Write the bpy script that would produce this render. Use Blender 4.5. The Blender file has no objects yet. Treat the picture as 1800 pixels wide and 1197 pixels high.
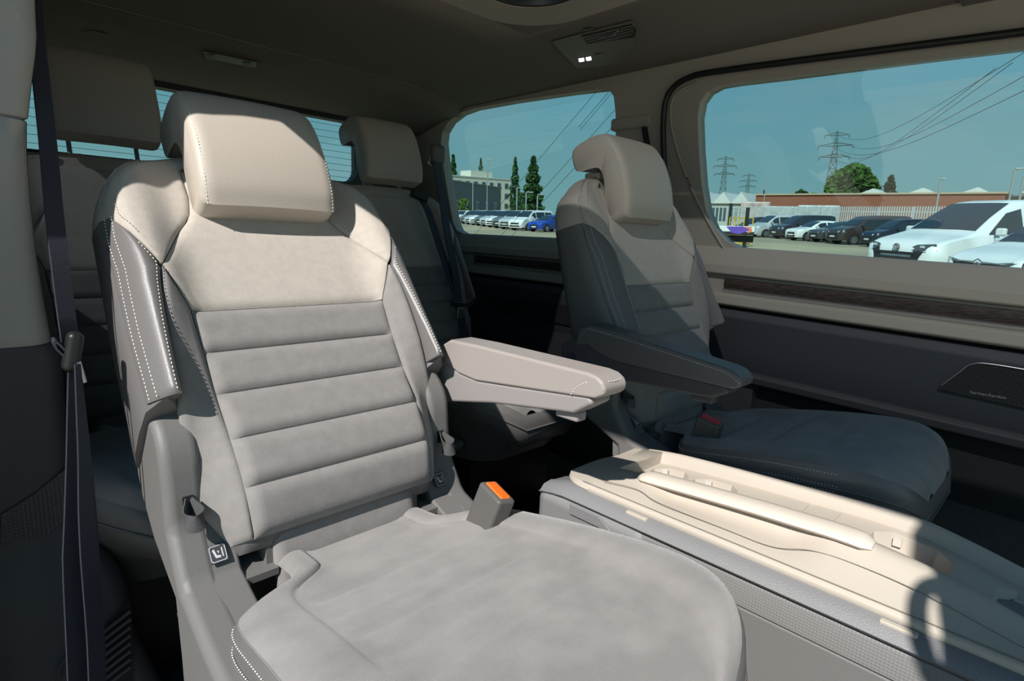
import bpy, bmesh, math, random
from mathutils import Vector, Matrix
random.seed(7)
C = bpy.context.scene.collection
S = bpy.context.scene

# ------------------------------------------------------------------ camera
FPX = 998.7
AZ, PT, RO = math.radians(44.78), math.radians(10.13), math.radians(2.1)
def basis(az, pt, ro):
    fw = Vector((math.sin(az)*math.cos(pt), math.cos(az)*math.cos(pt), -math.sin(pt)))
    rt = Vector((math.cos(az), -math.sin(az), 0)); up = rt.cross(fw)
    return fw, rt*math.cos(ro)+up*math.sin(ro), up*math.cos(ro)-rt*math.sin(ro)
FW, RT, UP = basis(AZ, PT, RO)
CAM = Vector((0, 0, 1.0))
cd = bpy.data.cameras.new('camera'); cam = bpy.data.objects.new('camera', cd); C.objects.link(cam)
cd.sensor_width = 36; cd.lens = 36*FPX/1800; cd.clip_start = 0.02; cd.clip_end = 3000
m = Matrix((RT, UP, -FW)).transposed().to_4x4(); m.translation = CAM; cam.matrix_world = m
S.camera = cam

# ------------------------------------------------------------------ sky, sun, exposure
SUN = Vector((-.69, -.22, .68)).normalized()
w = bpy.data.worlds.new('sky'); S.world = w; w.use_nodes = True
nt = w.node_tree; nt.nodes.clear()
out = nt.nodes.new('ShaderNodeOutputWorld'); bg = nt.nodes.new('ShaderNodeBackground')
tc = nt.nodes.new('ShaderNodeTexCoord'); sp = nt.nodes.new('ShaderNodeSeparateXYZ')
rp = nt.nodes.new('ShaderNodeValToRGB'); ns = nt.nodes.new('ShaderNodeTexNoise'); mp = nt.nodes.new('ShaderNodeMapping')
mx = nt.nodes.new('ShaderNodeMixRGB'); mr = nt.nodes.new('ShaderNodeMapRange')
e = rp.color_ramp.elements
e[0].position = 0.0; e[0].color = (.42, .66, .69, 1)
e[1].position = 0.6; e[1].color = (.13, .36, .70, 1)
x = rp.color_ramp.elements.new(.22); x.color = (.28, .58, .74, 1)
mp.inputs['Scale'].default_value = (2.2, 2.2, 11)
ns.inputs['Scale'].default_value = 1.6; ns.inputs['Detail'].default_value = 6
mr.inputs[1].default_value = .5; mr.inputs[2].default_value = .75; mr.inputs[3].default_value = 0; mr.inputs[4].default_value = .35
mx.inputs[2].default_value = (.52, .62, .68, 1)
L = nt.links.new
L(tc.outputs['Generated'], sp.inputs[0]); L(sp.outputs[2], rp.inputs[0])
L(tc.outputs['Generated'], mp.inputs[0]); L(mp.outputs[0], ns.inputs[0]); L(ns.outputs[0], mr.inputs[0])
L(mr.outputs[0], mx.inputs[0]); L(rp.outputs[0], mx.inputs[1]); L(mx.outputs[0], bg.inputs[0]); L(bg.outputs[0], out.inputs[0])
bg.inputs[1].default_value = .8
sd = bpy.data.lights.new('sun', 'SUN'); so = bpy.data.objects.new('sun', sd); C.objects.link(so)
sd.energy = 6.2; sd.angle = math.radians(.6); sd.color = (1, .962, .91)
so.rotation_euler = SUN.to_track_quat('Z', 'Y').to_euler(); so.location = SUN*6
S.view_settings.view_transform = 'Standard'; S.view_settings.look = 'None'
S.view_settings.exposure = 0.0; S.view_settings.gamma = 1; S.view_settings.use_curve_mapping = False

# ------------------------------------------------------------------ measuring helpers
def P(u, v, n, d):
    """the point where the sight line through a photo pixel meets the plane n.X = d"""
    r = FW*FPX + RT*(u-900) + UP*(598.5-v); n = Vector(n)
    return CAM + r*((d - n.dot(CAM))/n.dot(r))
def Px(u, v, x): return P(u, v, (1, 0, 0), x)
def Py(u, v, y): return P(u, v, (0, 1, 0), y)
def Pz(u, v, z): return P(u, v, (0, 0, 1), z)
# the outside is level; the van stands nose-down by under three degrees
GH = 1.55
_f, _r, _u = basis(AZ, math.atan((598.5-376)/FPX), math.radians(1.2))
_A = Matrix((RT, FW, UP)).transposed(); _B = Matrix((_r, _f, _u)).transposed()
OUT = (_A @ _B.transposed()).to_4x4(); OUT.translation = CAM
def G(u, dist, z=0.0):
    """outside frame: ground point in the direction of photo column u, at a horizontal distance"""
    r = _f*FPX + _r*(u-900) + _u*(598.5-380); r.z = 0; r.normalize()
    return Vector((r.x*dist, r.y*dist, -GH+z))

# ------------------------------------------------------------------ materials
MATS = {}
def mat(name, col, rough=.6, bump=0, scale=200, var=0, vscale=30, metal=0, spec=.5, emit=0, sheen=0, dirt=None, kind='noise', coat=0):
    if name in MATS: return MATS[name]
    M = bpy.data.materials.new(name); M.use_nodes = True; t = M.node_tree; b = t.nodes['Principled BSDF']
    b.inputs['Base Color'].default_value = (*col, 1); b.inputs['Roughness'].default_value = rough
    b.inputs['Metallic'].default_value = metal; b.inputs['Specular IOR Level'].default_value = spec
    if sheen:
        b.inputs['Sheen Weight'].default_value = sheen; b.inputs['Sheen Roughness'].default_value = .4
    if coat: b.inputs['Coat Weight'].default_value = coat; b.inputs['Coat Roughness'].default_value = .05
    if emit: b.inputs['Emission Color'].default_value = (1, 1, 1, 1); b.inputs['Emission Strength'].default_value = emit
    tc = t.nodes.new('ShaderNodeTexCoord')
    if var:
        n = t.nodes.new('ShaderNodeTexNoise'); n.inputs['Scale'].default_value = vscale; n.inputs['Detail'].default_value = 5
        r = t.nodes.new('ShaderNodeValToRGB')
        r.color_ramp.elements[0].position = .35; r.color_ramp.elements[1].position = .65
        r.color_ramp.elements[0].color = (*[c*(1-var) for c in col], 1); r.color_ramp.elements[1].color = (*[min(1, c*(1+var)) for c in col], 1)
        t.links.new(tc.outputs['Object'], n.inputs[0]); t.links.new(n.outputs[0], r.inputs[0]); t.links.new(r.outputs[0], b.inputs['Base Color'])
    if bump:
        if kind == 'grid':
            n = t.nodes.new('ShaderNodeTexVoronoi'); n.inputs['Scale'].default_value = scale; n.inputs['Randomness'].default_value = 0; o = n.outputs['Distance']
        elif kind == 'voronoi':
            n = t.nodes.new('ShaderNodeTexVoronoi'); n.inputs['Scale'].default_value = scale; o = n.outputs['Distance']
        else:
            n = t.nodes.new('ShaderNodeTexNoise'); n.inputs['Scale'].default_value = scale; n.inputs['Detail'].default_value = 3; o = n.outputs[0]
        bp = t.nodes.new('ShaderNodeBump'); bp.inputs['Strength'].default_value = bump; bp.inputs['Distance'].default_value = .002
        t.links.new(tc.outputs['Object'], n.inputs[0]); t.links.new(o, bp.inputs['Height']); t.links.new(bp.outputs[0], b.inputs['Normal'])
    MATS[name] = M; return M
def wave_mat(name, c1, c2, rough=.5, scale=40, rot=(0, 0, 0), dist=3, stretch=(1, 1, 1)):
    M = bpy.data.materials.new(name); M.use_nodes = True; t = M.node_tree; b = t.nodes['Principled BSDF']; b.inputs['Roughness'].default_value = rough
    tc = t.nodes.new('ShaderNodeTexCoord'); mp = t.nodes.new('ShaderNodeMapping'); mp.inputs['Rotation'].default_value = rot; mp.inputs['Scale'].default_value = stretch
    wv = t.nodes.new('ShaderNodeTexNoise'); wv.inputs['Scale'].default_value = scale; wv.inputs['Detail'].default_value = 6
    r = t.nodes.new('ShaderNodeValToRGB'); r.color_ramp.elements[0].color = (*c1, 1); r.color_ramp.elements[1].color = (*c2, 1)
    r.color_ramp.elements[0].position = .38; r.color_ramp.elements[1].position = .66
    bp = t.nodes.new('ShaderNodeBump'); bp.inputs['Strength'].default_value = .5; bp.inputs['Distance'].default_value = .002
    t.links.new(tc.outputs['Object'], mp.inputs[0]); t.links.new(mp.outputs[0], wv.inputs[0]); t.links.new(wv.outputs[0], r.inputs[0]); t.links.new(r.outputs[0], b.inputs['Base Color'])
    t.links.new(wv.outputs[0], bp.inputs['Height']); t.links.new(bp.outputs[0], b.inputs['Normal'])
    MATS[name] = M; return M
def glass_mat(name, tint, gloss=.08):
    M = bpy.data.materials.new(name); M.use_nodes = True; t = M.node_tree; t.nodes.clear()
    o = t.nodes.new('ShaderNodeOutputMaterial'); mx = t.nodes.new('ShaderNodeMixShader'); tr = t.nodes.new('ShaderNodeBsdfTransparent'); gl = t.nodes.new('ShaderNodeBsdfGlossy')
    tr.inputs[0].default_value = (*tint, 1); gl.inputs['Roughness'].default_value = .01; gl.inputs[0].default_value = (.9, .95, 1, 1)
    lw = t.nodes.new('ShaderNodeLayerWeight'); lw.inputs[0].default_value = .5
    pw = t.nodes.new('ShaderNodeMath'); pw.operation = 'POWER'; pw.inputs[1].default_value = 5
    ad = t.nodes.new('ShaderNodeMath'); ad.operation = 'MULTIPLY_ADD'; ad.inputs[1].default_value = .8; ad.inputs[2].default_value = gloss
    t.links.new(lw.outputs['Facing'], pw.inputs[0]); t.links.new(pw.outputs[0], ad.inputs[0]); t.links.new(ad.outputs[0], mx.inputs[0])
    t.links.new(tr.outputs[0], mx.inputs[1]); t.links.new(gl.outputs[0], mx.inputs[2]); t.links.new(mx.outputs[0], o.inputs[0])
    MATS[name] = M; return M

BEIGE_L = mat('beige leather', (.50, .44, .38), .45, .25, 700, spec=.4)
BEIGE_S = mat('beige suede', (.49, .44, .39), .95, .5, 900, .04, 60, spec=.15, sheen=.25)
CHAR_S = mat('charcoal suede', (.25, .235, .226), .95, .5, 900, .055, 45, spec=.15, sheen=.3)
CHAR_C = mat('charcoal cushion suede', (.265, .25, .241), .95, .5, 900, .11, 14, spec=.15, sheen=.3)
CHAR_L = mat('charcoal leather', (.145, .135, .133), .38, .2, 700, spec=.6)
ARM_L = mat('taupe leather', (.33, .295, .275), .45, .2, 700, spec=.4)  # near armrest pad, sunlight put into the paler colour
TAUPE_P = mat('grey grained plastic', (.15, .145, .14), .5, .22, 600, spec=.4)
DARK_P = mat('dark plastic', (.05, .05, .056), .55, .4, 500, spec=.4)
BLACK = mat('black plastic', (.012, .012, .013), .45)
BLACKM = mat('black matt', (.01, .01, .01), .9, spec=.1)
STITCH = mat('off-white thread', (.78, .74, .68), .8)
STITCH_G = mat('grey thread', (.42, .38, .34), .8)
BEIGE_P = mat('beige grained plastic', (.49, .435, .37), .5, .35, 700, spec=.4)
GREY_P = mat('console grey plastic', (.21, .21, .215), .45, .6, 500, spec=.5)
GREY_T = mat('console textured plastic', (.19, .185, .18), .5, .55, 190, kind='grid')
BEIGE_T = mat('beige trim', (.40, .36, .31), .6, .2, 600, spec=.35)
HEAD = mat('headliner cloth', (.23, .205, .185), .95, .4, 900, spec=.1)
CHROME = mat('satin chrome', (.75, .75, .77), .42, metal=1)
STEEL = mat('steel', (.55, .55, .56), .3, metal=1)
CARPET = mat('charcoal carpet', (.09, .087, .083), 1, .9, 700, .25, 300, spec=.05)
ORANGE = mat('orange plastic', (.85, .16, .015), .4)
RED = mat('red plastic', (.6, .02, .02), .4)
WHITE = mat('white print', (.52, .54, .57), .6)
WOOD = wave_mat('dark open-pore wood', (.012, .009, .008), (.09, .055, .04), .55, 60, dist=3, stretch=(8, .6, 8))
BELT = mat('belt webbing', (.022, .026, .042), .7, .8, 900)
LED = mat('lit lamp lens', (1, 1, 1), .4, emit=9)
GLASS = glass_mat('tinted side glass', (.52, .70, .67), .085)
GLASS_R = glass_mat('sunroof glass', (.14, .145, .15), .05)

# ------------------------------------------------------------------ mesh helpers
def tag(o, label=None, cat=None, group=None, kind=None):
    if label: o['label'] = label
    if cat: o['category'] = cat
    if group: o['group'] = group
    if kind: o['kind'] = kind
    return o
def empty(name, loc=(0, 0, 0), rz=0, label=None, cat=None, group=None):
    o = bpy.data.objects.new(name, None); C.objects.link(o); o.location = loc; o.rotation_euler = (0, 0, rz)
    o.empty_display_size = .05
    return tag(o, label, cat, group)
def mesh(name, vs, fs, m, parent=None, smooth=True, bevel=0, seg=3, angle=35, solid=0, sub=0):
    me = bpy.data.meshes.new(name); me.from_pydata([tuple(v) for v in vs], [], [tuple(f) for f in fs]); me.validate()
    bm = bmesh.new(); bm.from_mesh(me); bmesh.ops.remove_doubles(bm, verts=bm.verts, dist=1e-6)
    bmesh.ops.recalc_face_normals(bm, faces=bm.faces); bm.to_mesh(me); bm.free()
    o = bpy.data.objects.new(name, me); C.objects.link(o); me.materials.append(m)
    if parent: o.parent = parent
    if smooth:
        for p in me.polygons: p.use_smooth = True
    if solid:
        md = o.modifiers.new('solid', 'SOLIDIFY'); md.thickness = solid; md.offset = 0
    if bevel:
        md = o.modifiers.new('bevel', 'BEVEL'); md.width = bevel; md.segments = seg; md.limit_method = 'ANGLE'; md.angle_limit = math.radians(angle); md.harden_normals = True
    elif smooth:
        try: me.set_sharp_from_angle(angle=math.radians(50))
        except Exception: pass
    if sub:
        md = o.modifiers.new('sub', 'SUBSURF'); md.levels = sub; md.render_levels = sub
    return o
def boxv(c, d):
    x, y, z = c; a, b, h = d[0]/2, d[1]/2, d[2]/2
    return [(x-a, y-b, z-h), (x+a, y-b, z-h), (x+a, y+b, z-h), (x-a, y+b, z-h), (x-a, y-b, z+h), (x+a, y-b, z+h), (x+a, y+b, z+h), (x-a, y+b, z+h)]
BF = [(0, 3, 2, 1), (4, 5, 6, 7), (0, 1, 5, 4), (1, 2, 6, 5), (2, 3, 7, 6), (3, 0, 4, 7)]
def box(name, c, d, m, parent=None, bevel=0, seg=2, rot=None):
    o = mesh(name, boxv((0, 0, 0), d), BF, m, parent, smooth=bevel > 0, bevel=bevel, seg=seg)
    o.location = c
    if rot: o.rotation_euler = rot
    return o
def boxes(name, lst, m, parent=None):
    vs, fs = [], []
    for c, d in lst:
        n = len(vs); vs += boxv(c, d); fs += [tuple(i+n for i in f) for f in BF]
    return mesh(name, vs, fs, m, parent, smooth=False)
def prism(name, poly, f0, f1, m, parent=None, bevel=0, seg=3, smooth=True, angle=35):
    """poly: 2D points; f0/f1 map a 2D point to the two end faces"""
    n = len(poly); vs = [f0(*p) for p in poly]+[f1(*p) for p in poly]
    fs = [tuple(range(n)), tuple(range(2*n-1, n-1, -1))]+[(i, (i+1) % n, n+(i+1) % n, n+i) for i in range(n)]
    return mesh(name, vs, fs, m, parent, smooth, bevel, seg, angle)
def prx(name, poly, x0, x1, m, parent=None, **k): return prism(name, poly, lambda y, z: (x0, y, z), lambda y, z: (x1, y, z), m, parent, **k)
def slz(y): return .035*(y-.95) if y < 1.1 else .035*.15+.011*(y-1.1)   # trim lines fall towards the front
def pry(name, poly, y0, y1, m, parent=None, sl=0, **k):
    if not sl: return prism(name, poly, lambda x, z: (x, y0, z), lambda x, z: (x, y1, z), m, parent, **k)
    ys = [y0]+[y for y in (1.1,) if y0 < y < y1]+[y1]
    return loft(name, [[(x, y, z+slz(y)) for x, z in poly] for y in ys], m, parent, **k)
def loft(name, secs, m, parent=None, caps=True, closed=True, **k):
    n = len(secs[0]); vs = [p for s in secs for p in s]; fs = []
    for j in range(len(secs)-1):
        for i in range(n if closed else n-1):
            a, b = j*n+i, j*n+(i+1) % n; fs.append((a, b, b+n, a+n))
    if caps and closed: fs += [tuple(range(n-1, -1, -1)), tuple(range((len(secs)-1)*n, len(secs)*n))]
    return mesh(name, vs, fs, m, parent, **k)
def frames(path):
    path = [Vector(p) for p in path]; out = []
    for i, p in enumerate(path):
        t = (path[min(i+1, len(path)-1)]-path[max(i-1, 0)]).normalized()
        r = Vector((0, 0, 1)) if abs(t.z) < .9 else Vector((0, 1, 0))
        a = t.cross(r).normalized(); out.append((p, t, a, a.cross(t)))
    return out
def tube(name, path, r, m, parent=None, n=8, closed=False):
    fr = frames(path); secs = []
    for p, t, a, b in fr: secs.append([p+a*(r*math.cos(2*math.pi*i/n))+b*(r*math.sin(2*math.pi*i/n)) for i in range(n)])
    if closed: secs.append(secs[0])
    return loft(name, secs, m, parent, caps=not closed)
def ribbon(name, path, wid, m, parent=None, th=.0016, w=.046):
    """flat strap: wid(i) -> width direction"""
    path = [Vector(p) for p in path]; secs = []
    for i, p in enumerate(path):
        t = (path[min(i+1, len(path)-1)]-path[max(i-1, 0)]).normalized()
        a = wid(i) if callable(wid) else wid
        a = Vector(a); a = (a-t*a.dot(t)).normalized(); nrm = a.cross(t)
        ww = w(i) if callable(w) else w
        secs.append([p+a*ww/2+nrm*th, p-a*ww/2+nrm*th, p-a*ww/2-nrm*th, p+a*ww/2-nrm*th])
    return loft(name, secs, m, parent)
def catmull(pts, n=8):
    pts = [Vector(p) for p in pts]; o = []
    q = [pts[0]*2-pts[1]]+pts+[pts[-1]*2-pts[-2]]
    for i in range(1, len(q)-2):
        for k in range(n):
            t = k/n; a, b, c, d = q[i-1:i+3]
            o.append(.5*((2*b)+(c-a)*t+(2*a-5*b+4*c-d)*t*t+(3*b-a-3*c+d)*t**3))
    return o+[pts[-1]]
def resample(path, step):
    path = [Vector(p) for p in path]; o = [path[0]]; acc = 0
    for a, b in zip(path, path[1:]):
        d = (b-a).length; s = step-acc
        while s <= d: o.append(a.lerp(b, s/d)); s += step
        acc = (acc+d) % step if d else acc
    return o
def stitches(name, paths, m, parent, ln=.0046, gap=.0026, r=.0012):
    vs, fs = [], []
    for path in paths:
        pts = resample(path, (ln+gap)/2)
        for i in range(0, len(pts)-1, 2):
            a, b = pts[i], pts[i+1]; t = (b-a)
            if t.length < 1e-6: continue
            t.normalize(); b = a+t*ln
            q = Vector((0, 0, 1)) if abs(t.z) < .9 else Vector((1, 0, 0)); u = t.cross(q).normalized(); v = u.cross(t)
            k = len(vs); c = (a+b)/2
            vs += [a, c+u*r, c+v*r, c-u*r, c-v*r, b]
            fs += [(k, k+1, k+2), (k, k+2, k+3), (k, k+3, k+4), (k, k+4, k+1), (k+5, k+2, k+1), (k+5, k+3, k+2), (k+5, k+4, k+3), (k+5, k+1, k+4)]
    o = mesh(name, vs, fs, m, parent, smooth=False); o['kind'] = 'stuff'; return o
def interp(tab, x):
    if x <= tab[0][0]: return tab[0][1]
    for (a, b), (c, d) in zip(tab, tab[1:]):
        if x <= c:
            f = (x-a)/(c-a); return b+(d-b)*f
    return tab[-1][1]
def sinterp(tab, x):
    """smooth (Catmull-Rom) table lookup"""
    n = len(tab)
    if x <= tab[0][0]: return tab[0][1]
    if x >= tab[-1][0]: return tab[-1][1]
    for i in range(n-1):
        if x <= tab[i+1][0]:
            x0, y0 = tab[i]; x1, y1 = tab[i+1]; h = x1-x0; f = (x-x0)/h
            m0 = (y1-tab[i-1][1])/(x1-tab[i-1][0])*h if i else (y1-y0)
            m1 = (tab[i+2][1]-y0)/(tab[i+2][0]-x0)*h if i+2 < n else (y1-y0)
            return (2*f**3-3*f*f+1)*y0+(f**3-2*f*f+f)*m0+(-2*f**3+3*f*f)*y1+(f**3-f*f)*m1
def ss(a, b, x):
    t = max(0, min(1, (x-a)/(b-a))); return t*t*(3-2*t)
def pl(poly, v):
    """point at parameter v (by arc length) on a 2D polyline"""
    ls = [math.dist(a, b) for a, b in zip(poly, poly[1:])]; d = v*sum(ls)
    for (a, b), l in zip(zip(poly, poly[1:]), ls):
        if d <= l or (a, b) == (poly[-2], poly[-1]):
            f = d/l if l else 0; return (a[0]+(b[0]-a[0])*f, a[1]+(b[1]-a[1])*f)
        d -= l
def edges_param(L, e, n):
    k = min(.45, e/L); return [0, k*.12, k*.35, k*.65, k]+[k+(1-2*k)*i/n for i in range(1, n)]+[1-k, 1-k*.65, 1-k*.35, 1-k*.12, 1]
def patch(name, left, right, height, M, m, parent, h=.008, e=.018, skirt=.012, n=10, open_=()):
    """upholstery panel between two 2D border lines, swollen between its sewn edges"""
    Lu = math.dist(pl(left, .5), pl(right, .5)); Lv = sum(math.dist(a, b) for a, b in zip(left, left[1:]))
    us, vs_ = edges_param(Lu, e, n), edges_param(Lv, e, n)
    f = lambda d: 1-(1-min(1, d/e))**2.4
    V, F = [], []; nu, nv = len(us), len(vs_)
    for v in vs_:
        a, b = pl(left, v), pl(right, v)
        for u in us:
            s, t = a[0]+(b[0]-a[0])*u, a[1]+(b[1]-a[1])*u
            V.append(M(s, t, height(s, t)+h*f(min(u, 1-u)*Lu)*f(min(v, 1-v)*Lv)))
    for j in range(nv-1):
        for i in range(nu-1): F.append((j*nu+i, j*nu+i+1, (j+1)*nu+i+1, (j+1)*nu+i))
    ring = [i for i in range(nu)]+[j*nu+nu-1 for j in range(1, nv)]+[(nv-1)*nu+i for i in range(nu-2, -1, -1)]+[j*nu for j in range(nv-2, 0, -1)]
    k = len(V)
    for i in ring:
        u, v = us[i % nu], vs_[i//nu]; a, b = pl(left, v), pl(right, v)
        s, t = a[0]+(b[0]-a[0])*u, a[1]+(b[1]-a[1])*u; V.append(M(s, t, height(s, t)-skirt))
    r = len(ring)
    for q in range(r): F.append((ring[q], ring[(q+1) % r], k+(q+1) % r, k+q))
    return mesh(name, V, F, m, parent)
def plate(name, outer, holes, M, th, m, parent=None, bevel=0):
    """flat (or mapped) sheet with holes; M(a,b,depth) -> 3D, thickness th"""
    bm = bmesh.new(); eds = []
    for lp in [outer]+holes:
        vs = [bm.verts.new((p[0], p[1], 0)) for p in lp]
        eds += [bm.edges.new((vs[i], vs[(i+1) % len(vs)])) for i in range(len(vs))]
    bmesh.ops.triangle_fill(bm, use_beauty=True, use_dissolve=False, edges=eds)
    bm.verts.index_update(); V = [v.co.copy() for v in bm.verts]; F = [[v.index for v in f.verts] for f in bm.faces]
    bd = [(e_.verts[0].index, e_.verts[1].index) for e_ in bm.edges if len(e_.link_faces) == 1]; bm.free()
    n = len(V); vs = [M(p.x, p.y, 0) for p in V]+[M(p.x, p.y, th) for p in V]
    fs = F+[[i+n for i in reversed(f)] for f in F]+[(a, b, b+n, a+n) for a, b in bd]
    return mesh(name, vs, fs, m, parent, smooth=False)
def rrect(x0, x1, y0, y1, r, n=6):
    o = []
    for cx, cy, a in ((x1-r, y1-r, 0), (x0+r, y1-r, 90), (x0+r, y0+r, 180), (x1-r, y0+r, 270)):
        for i in range(n+1):
            t = math.radians(a+90*i/n); o.append((cx+r*math.cos(t), cy+r*math.sin(t)))
    return o
def ring_mesh(name, inner, outer, m, parent=None, **k):
    n = len(inner); return mesh(name, list(inner)+list(outer), [(i, (i+1) % n, n+(i+1) % n, n+i) for i in range(n)], m, parent, **k)
def struct(o): o['kind'] = 'structure'; return o

# ================================================================== THE VAN BODY
WX = 2.1; LEAN = .15; WN = (1, 0, LEAN); WD = WX+LEAN*.99
def wx(z): return WX-LEAN*(z-.99) if z > .99 else WX
FLOOR = 0.0
fl = struct(box('floor', (1.0, .85, -.03), (2.3, 5.0, .06), CARPET)); tag(fl, 'dark carpeted floor of the van', 'floor')

# ---- far side wall: upper sheet with two window openings
def wpts(pix): return [(lambda q: (q.y, q.z))(P(u, v, WN, WD)) for u, v in pix]
w1 = wpts([(1800, 81), (1650, 99.5), (1500, 119), (1380, 135), (1290, 146), (1262, 151), (1243, 161), (1231, 178), (1226, 205), (1228, 260), (1233, 325), (1241, 370), (1254, 400), (1275, 424), (1300, 437), (1400, 444.5), (1500, 452), (1650, 464), (1800, 477)])
t0, b0 = w1[0], w1[-1]
win1 = w1+[(-.3, b0[1]-.02), (-.62, b0[1]-.02), (-.68, b0[1]+.04), (-.7, 1.2), (-.68, t0[1]-.06), (-.6, t0[1]-.005), (-.3, t0[1])]
win2 = wpts([(1060, 156), (1000, 163), (900, 178), (830, 191), (806, 200), (788, 214), (777, 232), (775, 250), (779, 290), (788, 345), (796, 390), (803, 405), (820, 414), (850, 417), (952, 422), (1070, 427), (1083, 415), (1083, 300), (1082, 200), (1079, 170), (1072, 159)])
wall = struct(empty('wall_right', (WX, 0, 0))); wall.location = (0, 0, 0)
tag(wall, 'far side wall of the van with beige trim above charcoal panels', 'wall')
Mw = lambda a, b, d: (wx(b)+d, a, b)
plate('window_surround', [(-1.0, .93), (2.96, .97), (2.96, 1.72), (-1.0, 1.72)], [win1, win2], Mw, .055, BEIGE_T, wall)
SL = .035
# lower wall, band by band (x,z at y=.95; drops slightly to the front)
def band(name, poly, m, y0=-1.0, y1=2.96, **k): return pry(name, poly, y0, y1, m, wall, sl=SL, **k)
band('window_sill', [(2.15, 1.0), (2.102, 1.0), (2.085, .985), (2.07, .945), (2.06, .935), (2.055, .90), (2.075, .893), (2.15, .893)], BEIGE_T, bevel=.006)
band('trim_backing', [(2.15, .9), (2.08, .9), (2.08, .83), (2.15, .83)], BEIGE_T)
band('belt_panel', [(2.15, .836), (2.072, .836), (2.05, .825), (2.045, .79), (2.06, .783), (2.15, .783)], BEIGE_T, bevel=.006)
band('shadow_gap', [(2.15, .785), (2.075, .785), (2.075, .765), (2.15, .765)], BLACKM)
band('door_panel', [(2.15, .772), (2.065, .772), (2.05, .745), (2.062, .64), (2.075, .57), (2.085, .545), (2.15, .545)], mat('charcoal door panel', (.05, .053, .063), .6, .2, 500), bevel=.006)
band('pocket_rail', [(2.15, .555), (2.06, .553), (2.045, .54), (2.05, .515), (2.065, .508), (2.15, .508)], DARK_P, -1.0, 1.0, bevel=.005)
band('pocket_back', [(2.15, .57), (2.12, .57), (2.12, .1), (2.15, .1)], mat('pocket dark lining', (.02, .02, .021), .9), -1.0, 2.96)
band('sill_step', [(2.15, .30), (2.06, .26), (1.98, .14), (1.97, .0), (2.15, .0)], CARPET, -1.0, 2.96, bevel=.01)
band('pillar_foot', [(2.15, .55), (2.08, .55), (2.08, .0), (2.15, .0)], DARK_P, .82, 2.96)
for yy0, yy1 in ((-1.0, .965), (1.52, 2.40)):
    wd_ = pry('wood_inlay', [(2.085, .885), (2.068, .885), (2.062, .862), (2.068, .845), (2.085, .845)], yy0, yy1, WOOD, wall, sl=SL, bevel=.002)
    wd_['label'] = 'dark open-pore wood inlay strip'
    ch = pry('chrome_strip', [(2.085, .846), (2.062, .846), (2.056, .839), (2.062, .832), (2.085, .832)], yy0+.0, yy1, CHROME, wall, sl=SL)
    ch['label'] = 'thin satin chrome strip'
# speaker grille in the far door
def on_door(y, z, d=0): return (interp([(.545, 2.085), (.57, 2.075), (.64, 2.062), (.745, 2.05)], z-slz(y))-d, y, z)
gp = [(.275, .605), (.23, .665), (.205, .695), (.16, .703), (-.2, .69), (-.2, .575)]
gr = prism('speaker_grille', gp, lambda y, z: on_door(y, z, .002), lambda y, z: on_door(y, z, .008), mat('speaker mesh', (.018, .018, .02), .6, .9, 420, kind='voronoi'), wall, bevel=.003)
tube('speaker_rim', [on_door(y, z, .009) for y, z in catmull([(.262, .622, 0), (.23, .668, 0), (.205, .697, 0), (.16, .705, 0), (-.2, .692, 0)], 6) for y, z in [(y, z)]] if False else [on_door(p.x, p.y, .009) for p in catmull([(.265, .62, 0), (.23, .667, 0), (.205, .696, 0), (.16, .705, 0), (0, .699, 0), (-.2, .692, 0)], 6)], .0022, CHROME, wall, 6)
def text(name, body, size, m, parent, loc, rot, label=None):
    cu = bpy.data.curves.new(name, 'FONT'); cu.body = body; cu.size = size; cu.extrude = .0004; cu.align_x = 'CENTER'
    o = bpy.data.objects.new(name, cu); C.objects.link(o); o.location = loc; o.rotation_euler = rot; o.parent = parent; cu.materials.append(m)
    if label: o['label'] = label
    return o
p = on_door(.158, .612, .010)
text('speaker_lettering', 'harman/kardon', .013, mat('lettering grey', (.3, .3, .31), .5), wall, p, (math.radians(90), 0, math.radians(-90)))
# rear-quarter speaker grille
prism('speaker_grille', [(2.30, .70), (2.20, .615), (1.5, .60), (1.5, .705)], lambda y, z: on_door(y, z, .002), lambda y, z: on_door(y, z, .009), MATS['speaker mesh'], wall, bevel=.003)
# glass panes, rubber seal, printed aerial lines
def pane(name, outline, m, off=.03, parent=None):
    o = mesh(name, [(wx(b)+off, a, b) for a, b in outline], [tuple(range(len(outline)))], m, parent, smooth=False); return o
g1 = struct(pane('window_1', win1, GLASS)); tag(g1, 'large tinted sliding door window in the far side wall', 'window')
g2 = struct(pane('window_2', win2, GLASS)); tag(g2, 'tinted rear quarter window with printed aerial lines', 'window')
def w2line(p, q): return [P(*p, WN, WD+.024), P(*q, WN, WD+.024)]
z4 = lambda x, y: (750+x/4.126, 140+y/4.126)
for a, b in [((1240, 75), (345, 1130)), ((1365, 220), (530, 1140)), ((1368, 320), (605, 1145)), ((1320, 90), (1100, 345)), ((1340, 97), (1115, 362)), ((1240, 75), (1330, 85))]:
    tube('aerial_line', w2line(z4(*a), z4(*b)), .0011, BLACK, g2, 4)
seal = [P(u, v, WN, WD-.02) for u, v in [(1168, 300), (1166, 250), (1166, 215), (1170, 178), (1184, 153), (1212, 136), (1260, 125.5), (1500, 94), (1800, 56), (1950, 36)]]
tube('door_seal', catmull(seal, 5), .011, BLACK, wall, 8)
# inner window reveal line of the door frame
rv = [P(u, v, WN, WD-.004) for u, v in [(1300, 472), (1262, 420), (1215, 330), (1184, 240), (1180, 185), (1195, 160), (1225, 146)]]
tube('frame_crease', catmull(rv, 5), .005, BEIGE_T, wall, 6)
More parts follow.
